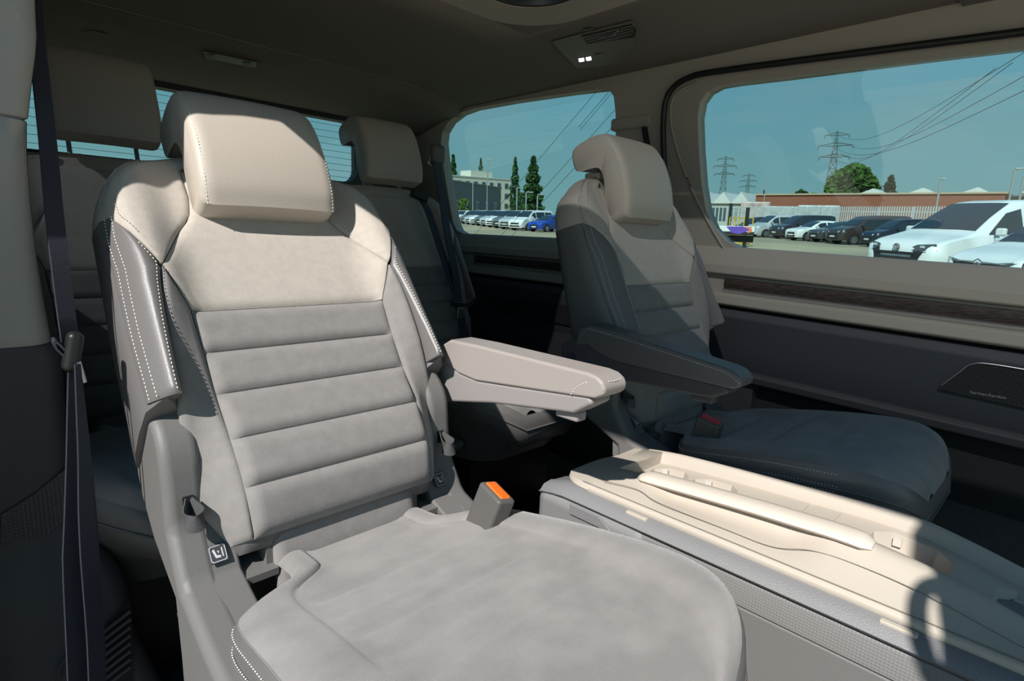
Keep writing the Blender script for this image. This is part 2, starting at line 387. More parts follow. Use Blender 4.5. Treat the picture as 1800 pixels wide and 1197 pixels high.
# belt anchor recess on the far pillar
pr = P(1120, 240, WN, WD)
an = empty('belt_anchor', (wx(1.4)+.002, pr.y, pr.z), label='black belt guide in a beige recess on the far pillar', cat='belt guide')
box('recess_cover', (.0, .03, .055), (.05, .19, .05), BEIGE_T, an, .012, 3)
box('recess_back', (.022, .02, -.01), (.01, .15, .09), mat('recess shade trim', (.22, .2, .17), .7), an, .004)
box('guide', (-.012, -.045, -.005), (.02, .022, .085), BLACK, an, .008, 3, rot=(math.radians(-15), 0, 0))

# ---- ceiling with sunroof opening
def cz(x, y):
    z = 1.715-.05*ss(1.62, 2.0, x)-.0*ss(.4, .02, x)
    return z-.035*ss(2.42, 2.52, y)-.07*ss(2.5, 2.96, y)
rim_o = rrect(.52, 1.545, -1.2, 1.535, .22, 8); rim_i = rrect(.62, 1.45, -1.1, 1.44, .15, 8)
ceil = struct(empty('ceiling')); tag(ceil, 'dark headliner of the van with a sunroof opening', 'ceiling')
# gridded headliner: strips around the opening
def sheet(name, xs, ys, m, parent, skip=None, f=cz, th=.03):
    idx = {}; V = []; F = []
    for i, a in enumerate(xs):
        for j, b in enumerate(ys): idx[i, j] = len(V); V.append((a, b, f(a, b)))
    for i in range(len(xs)-1):
        for j in range(len(ys)-1):
            if skip and skip((xs[i]+xs[i+1])/2, (ys[j]+ys[j+1])/2): continue
            F.append((idx[i, j], idx[i+1, j], idx[i+1, j+1], idx[i, j+1]))
    o = mesh(name, V, F, m, parent); md = o.modifiers.new('solid', 'SOLIDIFY'); md.thickness = th; md.offset = 1; return o
lin = lambda a, b, n: [a+(b-a)*i/n for i in range(n+1)]
sheet('headliner', lin(.04, .52, 8)+lin(.52, 1.545, 6)[1:]+lin(1.545, 2.03, 14)[1:], [-1.6, -1.2]+lin(-1.2, 1.535, 8)[1:]+lin(1.535, 2.4, 5)[1:]+lin(2.4, 2.96, 14)[1:], HEAD, ceil, skip=lambda a, b: .52 < a < 1.545 and -1.2 < b < 1.535)
corner = lambda q: Vector((q[0], q[1], 1.715))
n_ = len(rim_o); sq = []
for p in rim_o:   # square edge of the strips -> rounded rim
    cx_, cy_ = 1.0325, .1675; dx, dy = p[0]-cx_, p[1]-cy_; k = max(abs(dx)/.5125, abs(dy)/1.3675); sq.append((cx_+dx/k, cy_+dy/k))
ring_mesh('headliner_fill', [(a, b, 1.7148) for a, b in rim_o], [(a, b, 1.715) for a, b in sq], HEAD, ceil)
mid = [((a+c)/2, (b+d)/2) for (a, b), (c, d) in zip(rim_o, rim_i)]
secs = [[(a, b, 1.7145) for a, b in rim_o], [(a*.8+c*.2, b*.8+d*.2, 1.718) for (a, b), (c, d) in zip(rim_o, rim_i)], [(a, b, 1.724) for a, b in mid], [(a, b, 1.730) for a, b in rim_i], [(a, b, 1.80) for a, b in rim_i]]
loft('sunroof_rim', secs, mat('sunroof lit rim cloth', (.42, .38, .33), .9, .3, 800), ceil, caps=False)  # paler than the headliner: light on the rim put into its colour
loft('sunroof_seal', [[(a, b, 1.733) for a, b in rim_i], [(1.035+(a-1.035)*.98, .17+(b-.17)*.99, 1.734) for a, b in rim_i], [(1.035+(a-1.035)*.98, .17+(b-.17)*.99, 1.80) for a, b in rim_i]], BLACK, ceil, caps=False)
sg = struct(mesh('window_4', [(a, b, 1.745) for a, b in rim_i], [tuple(range(n_))], GLASS_R, smooth=False)); tag(sg, 'dark tinted glass panel of the sunroof', 'window')
# outer roof skin around the opening keeps the sun out
plate('roof_skin', [(.0, -1.6), (2.12, -1.6), (2.12, 3.0), (.0, 3.0)], [rrect(.61, 1.46, -1.11, 1.45, .15, 8)], lambda a, b, d: (a, b, 1.80+d), .02, mat('roof paint', (.5, .5, .5), .5), ceil)
box('roof_rail', (.06, .7, 1.77), (.04, 4.6, .10), HEAD, ceil, .02, 3)
# crease line of the rear header
tube('header_crease', [(x_, 2.43, cz(x_, 2.43)-.001) for x_ in lin(.05, 1.95, 30)], .004, HEAD, ceil, 6)
prism('far_coving', [(1.97, 1.69), (2.06, 1.60), (2.10, 1.60), (2.10, 1.78), (1.97, 1.78)], lambda a, b: (a, -1.6, b), lambda a, b: (a, 2.96, b), HEAD, ceil, bevel=.012) if False else None

# ---- rear wall with tailgate window
rw = struct(empty('wall_rear')); tag(rw, 'tailgate wall behind the third row with a wide window', 'wall')
ro = rrect(.10, 1.66, 1.275, 1.588, .07, 6)
plate('tailgate_trim', [(-.1, 0), (2.2, 0), (2.2, 1.75), (-.1, 1.75)], [ro], lambda a, b, d: (a, 2.95+d, b), .05, mat('tailgate dark trim', (.10, .10, .095), .8), rw)
plate('window_gasket', rrect(.05, 1.71, 1.235, 1.635, .1, 6), [ro], lambda a, b, d: (a, 2.938+d, b), .02, BLACK, rw)
box('tailgate_sill', (.9, 2.93, 1.24), (1.8, .06, .04), mat('tailgate sill', (.42, .42, .3), .7), rw, .01)
g3 = struct(mesh('window_3', [(a, 2.975, b) for a, b in ro], [tuple(range(len(ro)))], GLASS, smooth=False)); tag(g3, 'tinted tailgate window with thin heating wires', 'window')
for i in range(9): tube('heating_wire', [(.11, 2.968, 1.30+i*.033), (1.65, 2.968, 1.30+i*.033)], .0009, BLACK, g3, 4)

# ---- near side: pillar, rear quarter wall, front pillar
wl = struct(empty('wall_left')); tag(wl, 'near side body wall behind the open sliding door', 'wall')
plate('quarter_trim', [(1.3, 0), (2.96, 0), (2.96, 1.82), (1.3, 1.82)], [rrect(1.5, 2.6, 1.02, 1.55, .1, 6)], lambda a, b, d: (-.02-d, a, b), .05, mat('quarter charcoal trim', (.06, .06, .065), .8), wl)
g5 = struct(mesh('window_5', [(-.05, a, b) for a, b in rrect(1.5, 2.6, 1.02, 1.55, .1, 6)], [tuple(range(28))], glass_mat('dark privacy glass', (.06, .07, .08), .05), smooth=False)); tag(g5, 'tinted quarter window beside the third row on the near side', 'window')
def psec(z, x0, x1, y0, y1, r=.035): return [(a, b, z) for a, b in rrect(x0, x1, y0, y1, r, 5)]
def prof(rows): return [psec(*r_) for r_ in rows]
PB = mat('pillar trim', (.40, .385, .365), .55, .12, 500)
PY = 1.218
df = [(1.045, 0), (1.045, .92), (1.09, 1.15), (1.14, 1.31), (1.17, 1.46), (1.14, 1.58), (1.115, 1.65), (1.10, 1.72), (1.08, 1.79), (1.07, 1.82), (1.42, 1.82), (1.42, 0)]
prx('door_frame', df, -.075, -.035, PB, wl, bevel=.008)
def pilsec(px, dx=0, dy=0, y1=1.272):
    q = Py(px[0], px[1], PY); return psec(q.z, -.06, q.x+dx, PY+dy, y1, .03)
loft('pillar_trim', [psec(1.82, -.06, .165, PY, 1.272)]+[pilsec(p_) for p_ in [(66, 20), (68, 60), (66, 90), (58, 150), (52, 205)]]+[pilsec((51, 209), -.006, .006)], PB, wl)
loft('pillar_trim', [pilsec((50, 206), -.006, .006), pilsec((50, 212)), pilsec((50, 260)), pilsec((56, 350)), pilsec((66, 440)), pilsec((80, 530)), pilsec((92, 590)), pilsec((94, 603)), pilsec((93, 612), -.006, .006)], PB, wl)
QT = mat('near quarter panel', (.055, .055, .06), .6, .12, 500)
loft('lower_panel', [pilsec((88, 603), 0, .006), pilsec((100, 606)), pilsec((114, 626)), pilsec((120, 720)), pilsec((127, 790)), pilsec((130, 860)), pilsec((140, 920), 0, -.005), pilsec((165, 948), 0, -.015), pilsec((192, 972), 0, -.03), pilsec((212, 1000), 0, -.04), pilsec((226, 1040), 0, -.045), pilsec((231, 1095), 0, -.05), psec(0, -.06, .25, PY-.06, 1.272)], QT, wl)
# woven diagonal band on the lower panel, louvre vent below it
dia = [(0, 905), (0, 1010), (60, 965), (126, 905), (126, 815), (60, 868)]
prism('woven_band', dia, lambda u, v: Py(u, v, PY-.001), lambda u, v: Py(u, v, PY-.006), mat('woven insert', (.05, .05, .054), .5, .7, 170, kind='grid'), wl, bevel=.002)
vp = [(178, 1108), (228, 1060), (231, 1130), (233, 1230), (180, 1230)]
prism('vent_recess', vp, lambda u, v: Py(u, v, PY-.052), lambda u, v: Py(u, v, PY-.058), BLACK, wl)
for i in range(8):
    v0 = 1112+i*14
    a_, b_ = Py(181, v0, PY-.066), Py(230, v0-38, PY-.066)
    tube('vent_slat', [a_, b_], .0035, QT, wl, 6)
prism('vent_rim', [(100, 1197), (102, 1172), (112, 1156), (140, 1140), (140, 1147), (116, 1163), (108, 1176), (106, 1197)], lambda u, v: Py(u, v, PY-.05), lambda u, v: Py(u, v, PY-.06), DARK_P, wl)
bp = struct(empty('wall_front', (0, -.39, 0))); tag(bp, 'front door pillar of the near side body', 'pillar')
box('pillar_post', (-.02, -.03, .87), (.12, .34, 1.86), PB, bp, .03, 4)
gh = empty('grab_handle', (.02, .125, 1.41)); gh.parent = bp
tube('handle_bar', catmull([(0, -.03, .115), (0, .02, .11), (0, .055, .07), (0, .066, 0), (0, .055, -.07), (0, .02, -.11), (0, -.03, -.115)], 6), .014, DARK_P, gh, 10)
st = struct(box('door_sill', (-.02, .2, -.02), (.2, 1.7, .08), DARK_P, None, .02)); st.name = 'trim_1'; tag(st, 'dark plastic step trim under the open sliding door', 'trim')
# ================================================================== SEATS
NC = [(-.03, .06), (0, .085), (.07, .106), (.15, .099), (.235, .076), (.315, .061), (.395, .050), (.48, .039), (.56, .024), (.62, .008), (.7, -.012), (.765, -.03), (.8, -.05)]
def nc(t): return sinterp(NC, t)
def nf_hi(s, t):
    a = abs(s); A = interp([(.2, .05), (.3, .05), (.46, .04), (.58, .034), (.68, .022), (.77, .012)], t)
    return nc(t)+A*ss(.165, .236, a)-.05*ss(.25, .30, a)
def nf_lo(s, t):
    a = abs(s); return nc(t)-.07*ss(.165, .25, a)
AW = [(-.03, -.07), (.06, -.068), (.12, -.055), (.17, -.03), (.21, -.008), (.26, .012), (.32, .027), (.40, .037), (.46, .04), (.6, .034)]
def nf(s, t):
    a = abs(s); return nc(t)+sinterp(AW, t)*ss(.165, .24, a)
def nf_sh(s, t): return nf_hi(s, t) if abs(s) > .249 else min(nf(s, t), nf_hi(s, t))-.004
WT = [(.235, .289), (.4, .293), (.59, .289), (.64, .281), (.68, .265), (.71, .243), (.735, .21), (.752, .17), (.762, .12), (.768, .05)]
WB = [(-.03, .19), (0, .205), (.07, .236), (.19, .246), (.25, .246)]
def sec(t, W, nb, f, M, shear=0):
    o = []
    for i in range(25):
        s = -W+2*W*i/24; o.append((s, f(s, t)-.006))
    n0 = f(W, t)-.006
    r = [(W+.004, n0*.7+nb*.3), (W+.004, n0*.4+nb*.6), (W, nb+.035), (W-.014, nb+.012), (W-.045, nb)]
    o += r+[(W*.3, nb-.006), (-W*.3, nb-.006)]+[(-a, b) for a, b in reversed(r)]
    return [M(a, t+shear*(b-.1), b) for a, b in o]
PANEL = [(-.015, .174), (.07, .180), (.15, .183), (.235, .185), (.315, .187), (.395, .190)]
def pwid(t): return interp(PANEL, t)

def make_seat(cx, cy, theta, inner, label, group=None, arm=None, raise_=0.0, buckle=None, loops=True):
    """inner: +1 when the aisle is towards +x"""
    th = math.radians(theta); root = empty('passenger_seat', (cx, cy, 0), label=label, cat='seat', group=group)
    H = Vector((0, .36, .48)); U = Vector((0, math.sin(th), math.cos(th))); N = Vector((0, -math.cos(th), math.sin(th)))
    M = lambda s, t, n: H+Vector((s, 0, 0))+U*t+N*n
    # --- backrest core
    ts = [.233, .3, .4, .5, .593]
    loft('side_shell', [sec(t, interp(WT, t), -.11, nf_sh, M, .38*(1-ss(.23, .5, t))) for t in ts], CHAR_L, root)['label'] = 'charcoal leather side shell'
    ts = [.593, .62, .65, .68, .70, .72, .737, .75, .76, .767]
    def nb_up(t): return -.11+.05*ss(.66, .775, t)
    loft('shoulder_shell', [sec(t, interp(WT, t), nb_up(t), nf_hi, M) for t in ts], BEIGE_L, root)['label'] = 'beige leather shoulder shell'
    loft('lower_back', [sec(t, interp(WB, t), -.10, nf_lo, M) for t in [-.03, -.01, .03, .07, .13, .19, .245]], CHAR_L, root)
    # --- front upholstery
    rows = [-.012, .07, .152, .235, .314, .395]
    for a, b in zip(rows, rows[1:]):
        k = 6; left = [(-pwid(a+(b-a)*i/k), a+(b-a)*i/k) for i in range(k+1)]; right = [(-x_, y_) for x_, y_ in left]
        patch('back_channel', left, right, nf, M, CHAR_S, root, h=.011, e=.022, skirt=.014)
    lc = [(-.190, .396), (-.222, .478), (-.172, .565), (-.146, .60), (-.135, .65), (-.135, .72)]
    patch('upper_insert', lc, [(-a, b) for a, b in lc], nf_hi, M, BEIGE_S, root, h=.007, e=.022, skirt=.014, n=14)
    for sg_ in (-1, 1):
        f = lambda pts: [(a*sg_, b) for a, b in pts]
        sho_i = f([(.223, .479), (.173, .566), (.147, .602), (.136, .65), (.136, .72), (.11, .745)])
        sho_o = f([(.2255, .481), (.255, .535), (.2765, .585), (.276, .63), (.262, .67), (.238, .705), (.205, .73), (.15, .748)])
        patch('shoulder_insert', sho_i, sho_o, nf_hi, M, BEIGE_S, root, h=.005, e=.014, skirt=.012, n=12)
        lo_o = f([(.281, .588), (.2875, .54), (.289, .45), (.289, .35), (.286, .236)])
        lo_i = f([(.275, .583), (.252, .53), (.228, .475), (.234, .44), (.240, .38), (.2445, .30), (.246, .236)])
        patch('side_bolster', lo_o, lo_i, nf_hi, M, CHAR_L, root, h=.008, e=.016, skirt=.075, n=12)['label'] = 'charcoal leather side bolster'
        wi_o = f([(.2245, .474), (.2315, .44), (.2375, .38), (.242, .30), (.2435, .236), (.245, .19), (.244, .12), (.236, .06), (.2, -.012)])
        wi_i = f([(.1925, .399), (.190, .35), (.188, .315), (.186, .235), (.184, .17), (.182, .11), (.180, .06), (.175, -.012)])
        patch('inner_bolster', wi_o, wi_i, nf, M, CHAR_S, root, h=.006, e=.015, skirt=.02, n=14)
        # sewing lines
        H_ = lambda s, t: M(s, t, nf_hi(s, t)+.0078)
        pin = [pl(lo_i, i/40) for i in range(8, 41)]; pou = [pl(lo_o, i/40) for i in range(0, 41)]
        mid_ = [((a[0]*.86+b[0]*.14), a[1]) for a, b in zip([pl(lo_o, i/40) for i in range(41)], [pl(lo_i, i/40) for i in range(41)])]
        stitches('stitching', [[H_(s+sg_*.0065, t) for s, t in pin], [H_(s-sg_*.0045, t)+N*.0006 for s, t in mid_], [H_(s+sg_*.0035, t)-N*.0028 for s, t in mid_]], STITCH, root)
        so_ = [pl(sho_o, i/40) for i in range(8, 41)]
        stitches('stitching', [[M(s*.965, t-.002, nf_hi(s*.965, t-.002)+.0068) for s, t in so_], [M(s*1.012, t+.006, nf_hi(s*1.012, t+.006)-.0035) for s, t in so_]], STITCH_G, root)
    # --- headrest: hooked pad
    prof_ = [(.066, .602), (.084, .645), (.091, .72), (.080, .80), (.050, .862), (.006, .884), (-.05, .884), (-.086, .878), (-.101, .866), (-.105, .845), (-.104, .82), (-.098, .804), (-.085, .798), (-.05, .797), (-.02, .794), (-.007, .784), (-.002, .765), (.0, .70), (.004, .612), (.02, .598)]
    pc = [(p_.x, p_.y) for p_ in catmull([Vector((a, b, 0)) for a, b in prof_+[prof_[0]]], 5)[:-1]]
    hr = empty('headrest'); hr.parent = root
    HR = .0+raise_
    nlat = 30; secs = []
    for i in range(nlat+1):
        q = -1+2*i/nlat; s = .136*(abs(q)**.55)*(1 if q > 0 else -1)
        a = abs(s)/.136; k = 1-(1-math.sqrt(max(0, 1-max(0, (a-.80)/.20)**2)))  # rounded ends
        cxn, cyn = .03, .74; r_ = []
        for n_, t_ in pc:
            ins = .018*(1-k); dn = (cxn-n_); dt = (cyn-t_); l = math.hypot(dn, dt) or 1
            r_.append(M(s, t_+dt/l*ins+HR, n_+dn/l*ins+.006*(1-a*a)))
        secs.append(r_)
    pad = loft('pad', secs, BEIGE_L, hr, angle=80)
    sl_ = []
    for sg_ in (-1, 1):
        ins_ = .0008; row_ = []
        for n_, t_ in [pl(prof_[:8], i/40) for i in range(41)]:
            dn, dt = .03-n_, .74-t_; l = math.hypot(dn, dt); row_.append(M(sg_*.1265, t_+dt/l*ins_+HR, n_+dn/l*ins_))
        sl_.append(row_)
    stitches('stitching', sl_, STITCH_G if raise_ else STITCH, hr, r=.001)
    for sg_ in (-1, 1):
        tube('headrest_post', [M(sg_*.085, .70, -.045), M(sg_*.085, .80+HR+.02, -.045)], .0065, STEEL, root, 10)
        if not raise_: box('post_collar', M(sg_*.085, .772, -.05), (.05, .06, .02), BEIGE_L, root, .006)
    # --- lower suede pad between the frames
    patch('lumbar_pad', [(-.141, -.13), (-.141, .05)], [(.141, -.13), (.141, .05)], lambda s, t: .0, lambda s, t, n: Vector((s, .305+t*.3-n, .50+t)), CHAR_S, root, h=.01, e=.02)
    # --- cushion
    CW = [(-.375, .12), (-.368, .158), (-.355, .195), (-.334, .226), (-.305, .25), (-.265, .266), (-.2, .274), (-.1, .271), (.05, .264), (.11, .260), (.145, .250), (.162, .230), (.176, .20), (.19, .168), (.205, .150), (.27, .145)]
    CZ = [(-.375, .462), (-.368, .484), (-.352, .508), (-.325, .525), (-.27, .536), (-.15, .527), (-.02, .507), (.1, .483), (.2, .466), (.27, .458)]
    def cw(y): return sinterp(CW, y)
    seams = [.10, .035, -.03, -.095]
    def czf(s, y):
        a = abs(s)/cw(y); z = sinterp(CZ, y)+.014*ss(.55, .82, a)-.006*ss(.82, 1, a)
        if a < .68:
            e_ = ss(.68, .6, a)
            for q in seams: z -= .0035*math.exp(-((y-q)/.006)**2)*e_
        z -= .003*math.exp(-((a-.68)/.02)**2)*ss(-.14, -.09, y)
        yq = -.15-.02*(s/.2)**2; z -= .003*math.exp(-((y-yq)/.008)**2)*ss(.75, .62, a)
        return z
    ys = [.27, .22, .205, .196, .19, .183, .176, .169, .162, .154, .145, .13, .115, .10]+[.10-.01*i for i in range(1, 40)]+[-.30, -.31, -.32, -.33, -.34, -.349, -.357, -.364, -.370, -.375]
    us = [-1, -.985, -.96, -.92, -.87, -.82, -.76, -.72, -.70, -.68, -.66, -.63]+[-.6+.1*i for i in range(13)]+[.63, .66, .68, .70, .72, .76, .82, .87, .92, .96, .985, 1]
    V, F = [], []; nu = len(us)
    for y in ys:
        for u in us:
            s = u*cw(y); d = .008*max(0, (abs(u)-.9)/.1)**2; V.append((s, y, czf(s, y)-d))
    for j in range(len(ys)-1):
        for i in range(nu-1): F.append((j*nu+i, j*nu+i+1, (j+1)*nu+i+1, (j+1)*nu+i))
    top = mesh('seat_cushion', V, F, CHAR_C, root)
    # outline of the cushion for the bands below
    def ol(off=0):
        o = [((cw(y)+off)*1, y) for y in ys[3:]]; return [(-a, b) for a, b in o]+[(a, b) for a, b in reversed(o)]
    O = ol()
    def edge(s, y): return czf(s, y)-.008
    def ring(off, dz):
        r_ = []
        for (s, y) in O:
            v = Vector((s, y+.05, 0)); v2 = v.normalized()*off if v.length else v
            r_.append((s+v2.x, y+v2.y, edge(s, y)-dz))
        return r_
    loft('side_band', [ring(-.001, -.001), ring(.006, .010), ring(.008, .028), ring(.006, .046)], CHAR_L, root, closed=False, caps=False)['label'] = 'charcoal leather side band'
    low = [ring(.005, .045), ring(.004, .062), ring(-.012, .09), ring(-.03, .115), [(x_*.82, y_*.84+.01, .35) for x_, y_, z_ in ring(0, 0)], [(x_*.75, y_*.75+.02, .28) for x_, y_, z_ in ring(0, 0)]]
    loft('cushion_base', low, CHAR_L, root, closed=False, caps=False)
    q = len(O)//2
    stitches('stitching', [[Vector(p) for p in ring(.0075, .013)[0:44]], [Vector(p) for p in ring(.009, .040)[0:44]], [Vector(p) for p in ring(.0065, .052)[0:44]],
                           [Vector(p) for p in reversed(ring(.0075, .013)[-44:])], [Vector(p) for p in reversed(ring(.009, .040)[-44:])], [Vector(p) for p in reversed(ring(.0065, .052)[-44:])]], STITCH, root, r=.0013)
    tube('piping', [Vector(p) for p in ring(.008, .046)], .0022, CHAR_L, root, 6)
    # --- side frames with recliner cover
    side = [(.455+.098*math.cos(math.radians(a_)), .615+.1*math.sin(math.radians(a_))) for a_ in range(0, 181, 15)]+[(.353, .575), (.350, .53), (.30, .455), (.20, .42), (.10, .395), (0, .38), (-.15, .37), (-.22, .355), (-.2, .325), (0, .325), (.02, .03), (.32, .03), (.33, .33), (.34, .42), (.45, .47), (.52, .53), (.548, .58)]
    flange = [(.354, .53), (.302, .456), (.22, .425), (.14, .40), (.14, .38), (.36, .38), (.37, .52)]
    for sg_ in (-1, 1):
        fr = prx('side_frame', side, sg_*.222, sg_*.283, TAUPE_P, root, bevel=.019, seg=4, angle=22)
        tube('frame_seam', [(sg_*.2805, y_, z_) for y_, z_ in [(.03, .33), (.2, .345), (.33, .40)]], .002, BLACK, fr, 6)
        prx('anchor_flange', flange, sg_*.19, sg_*.27, TAUPE_P, root, bevel=.006, seg=3, angle=25)
        # isofix pocket beside the flange
        boxes('isofix_pocket', [((sg_*.168, .335, .535), (.056, .05, .012)), ((sg_*.168, .32, .44), (.056, .08, .012)), ((sg_*.146, .33, .488), (.012, .06, .105))], TAUPE_P, root)
        box('pocket_back', (sg_*.168, .366, .488), (.056, .006, .1), BLACKM, root)
        box('isofix_bar', (sg_*.168, .345, .485), (.044, .008, .008), STEEL, root)
        bd = box('isofix_badge', (sg_*.222, .3155, .4865), (.027, .003, .029), DARK_P, root, .001, rot=(math.radians(-38.6), 0, 0)); bd['label'] = 'small child seat anchor badge'
        ro_ = rrect(-.012, .012, -.013, .013, .0035, 3); ri_ = rrect(-.0108, .0108, -.0118, .0118, .003, 3)
        ring_mesh('badge_border', [(a, -.0018, b) for a, b in ri_], [(a, -.0018, b) for a, b in ro_], WHITE, bd, smooth=False)
        k_ = 1.12
        mesh('badge_pictogram', [(a*k_, -.0018, b*k_) for a, b in [(-.007, .006), (-.004, .007), (-.002, -.002), (.003, -.0035), (.003, -.0065), (-.004, -.006), (-.001, .004), (.002, .003), (.001, -.0005), (.005, .007), (.0068, .007), (.0068, -.006), (.005, -.006)]], [(0, 1, 2, 3, 4, 5), (6, 7, 8), (9, 10, 11, 12)], WHITE, bd, smooth=False)
        if loops:
            box('strap_slot', (sg_*.250, .354, .567), (.016, .008, .026), BLACK, root, .001, rot=(math.radians(-4), 0, 0))
            lp = catmull([(0, .352, .574), (-.005, .342, .568), (-.012, .326, .560), (-.009, .316, .556), (.0, .312, .554), (.009, .316, .556), (.012, .326, .560), (.005, .342, .568), (0, .352, .574)], 5)
            ribbon('pull_loop', [Vector((sg_*.250, 0, -.006))+p_ for p_ in lp], (0, .3, 1), mat('grey loop webbing', (.07, .07, .072), .7, .6, 900), root, th=.0008, w=.026)
    boxes('floor_mount', [((-.2, .0, .02), (.05, .62, .04)), ((.2, .0, .02), (.05, .62, .04)), ((0, .05, .16), (.38, .5, .22))], BLACK, root)
    # --- armrest on the aisle side
    if arm is not None:
        dz0, dz1 = arm; x0, x1 = inner*.302, inner*.372
        ar = empty('armrest'); ar.parent = root
        def zt(y): return .772+(dz0 if y > .1 else 0)+((dz1)*(.42-y)/.45 if dz1 else 0)
        topo = [(.44, .70), (.43, .75), (.39, .772), (.30, .774), (.0, .772), (-.02, .769), (-.034, .761), (-.040, .749), (-.036, .737), (-.02, .728), (.20, .705), (.30, .695), (.36, .70), (.40, .715)]
        bot = [(.44, .715), (.40, .715), (.36, .702), (.30, .697), (.20, .707), (-.005, .729), (-.012, .715), (.03, .688), (.07, .682), (.25, .655), (.36, .632), (.44, .615), (.49, .64), (.50, .68), (.47, .71)]
        rotp = lambda y, z: (y, z+dz0-dz1*(.45-y)/.45)
        am = CHAR_L if arm[2:] else ARM_L
        prx('pad', [rotp(*p_) for p_ in topo], x0, x1, ARM_L, ar, bevel=.013, seg=4, angle=30)['label'] = 'leather armrest pad'
        prx('lower_shell', [rotp(*p_) for p_ in bot], x0+inner*.004, x1-inner*.004, mat('armrest sunlit plastic', (.28, .255, .25), .5, .2, 600), ar, bevel=.009, seg=3, angle=30)  # paler armrest plastic, sunlight put into its colour
        yb, zb = rotp(.06, .676); box('release_button', ((x0+x1)/2, yb, zb), (.03, .055, .02), mat('armrest sunlit plastic', (.28, .255, .25)), ar, .005)
        yb, zb = rotp(.45, .66)
        for xx in (x0, x1): tube('pivot_cap', [(xx-.004, yb, zb), (xx+.004, yb, zb)], .016, DARK_P, ar, 16)
        e1 = [rotp(*p_) for p_ in [(.40, .765), (.30, .769), (.0, .768), (-.022, .762), (-.034, .752)]]
        stitches('stitching', [[Vector((xx, y_, z_-.006)) for y_, z_ in [pl(e1, i/50) for i in range(51)]] for xx in ((x0-inner*.0004,) if inner < 0 else ())] + [[Vector((x1+inner*.0004, y_, z_-.006)) for y_, z_ in [pl(e1, i/50) for i in range(51)]]], STITCH, ar)
        tipc = catmull([Vector((x0-inner*.0006, *rotp(.035, .724))), Vector((x0-inner*.0008, *rotp(.02, .742))), Vector((x0+inner*.001, *rotp(-.005, .757))), Vector((x0+inner*.012, *rotp(-.030, .7605))), Vector((x0+inner*.035, *rotp(-.0365, .7605))), Vector((x1-inner*.01, *rotp(-.032, .7605)))], 8)
        if inner > 0: stitches('stitching', [tipc], STITCH, ar)
    if buckle:
        bk = empty('belt_buckle'); bk.parent = root; bk.location = (inner*.176, .130, .452); bk.rotation_euler = (math.radians(14), math.radians(inner*12), math.radians(inner*-4)); bk.scale = (1.3, 1.3, 1.12)
        box('buckle_body', (0, 0, .035), (.032, .052, .105), mat('buckle grey', (.10, .095, .09), .5), bk, .006, 3)
        box('release_key', (0, 0, .0865), (.019, .040, .007), ORANGE if buckle == 'orange' else RED, bk, .003, 3)['label'] = buckle+' release button'
    return root

SEAT_N = make_seat(.4836, .6, 28, 1, 'sunlit captain seat beside the open door, with sunlit-toned armrest and orange buckle', arm=(0, 0), buckle='orange')
SEAT_F = make_seat(1.6085, .554, 16, -1, 'shaded captain seat by the far wall, with shade-toned armrest and red buckle', arm=(.012, .055), buckle='red')
SEAT_RN = make_seat(.37, 1.52, 18, 1, 'third row seat with raised headrest, behind the sunlit captain seat', raise_=.185, loops=False)
SEAT_RF = make_seat(1.35, 1.54, 18, -1, 'third row seat with belt fixed to its backrest, by the rear quarter window', raise_=.155, loops=False)
for nm in ('pad',):  # far armrest swapped to darker copies, its shade put into the colour
    for o in SEAT_F.children:
        if o.name.startswith('armrest'):
            for q in o.children:
                if q.type == 'MESH' and (q.name.startswith('pad')): q.data.materials[0] = CHAR_L
                if q.type == 'MESH' and (q.name.startswith('lower_shell') or q.name.startswith('release_button')): q.data.materials[0] = mat('armrest shaded plastic', (.085, .08, .085), .5, .2, 600)
# ================================================================== CENTRE CONSOLE
con = empty('centre_console', (1.1, .25, 0), label='sliding centre console with beige tray top between the two captain seats', cat='console')
CL = lambda p: (p[0]-1.1, p[1]-.25, p[2])
ZR = [(-.35, .425), (-.2, .435), (-.08, .455), (0, .478), (.08, .498), (.2, .513), (.33, .509), (.45, .501), (.6, .489), (.69, .480), (.75, .472), (.80, .464)]
ZF = [(-.35, .415), (-.2, .425), (-.08, .446), (.007, .466), (.09, .486), (.173, .499), (.4, .490), (.655, .475), (.73, .466), (.78, .457), (.82, .450)]
def conz(T, y): return sinterp(T, y)
XR, XF = 1.072, 1.288
def consec(y):
    zr, zf = conz(ZR, y), conz(ZF, y); sc = ss(.62, .54, y)*ss(.24, .32, y)   # finger scoop
    b_ = lambda f: .463+(zr-.463)*f
    pts = [(.99, .43), (.974, .444), (.970, .455), (.972, .461), (.979, .464), (1.005, b_(.30)-.003*sc), (1.022, b_(.5)-.010*sc), (1.040, b_(.72)-.016*sc), (1.053, b_(.93)-.018*sc), (1.062, zr-.006*sc), (XR, zr+.001), (1.085, zr-.001), (1.095, zr-.010), (1.102, zf-.034), (1.102, .41)]
    return [(a, y, b) for a, b in pts]
loft('tray_side', [[CL(p) for p in consec(y)] for y in lin(-.35, .72, 70)], BEIGE_P, con, closed=False, caps=False)
def farsec(y):
    zf = conz(ZF, y); pts = [(XF-.024, .41), (XF-.019, zf-.034), (XF-.014, zf-.006), (XF-.008, zf-.0005), (XF, zf), (XF+.006, zf-.003), (XF+.010, zf-.012), (XF+.012, zf-.04), (XF+.006, .39)]
    return [(a, y, b) for a, b in pts]
loft('tray_rim', [[CL(p) for p in farsec(y)] for y in lin(-.35, .76, 60)], BEIGE_P, con, closed=False, caps=False)
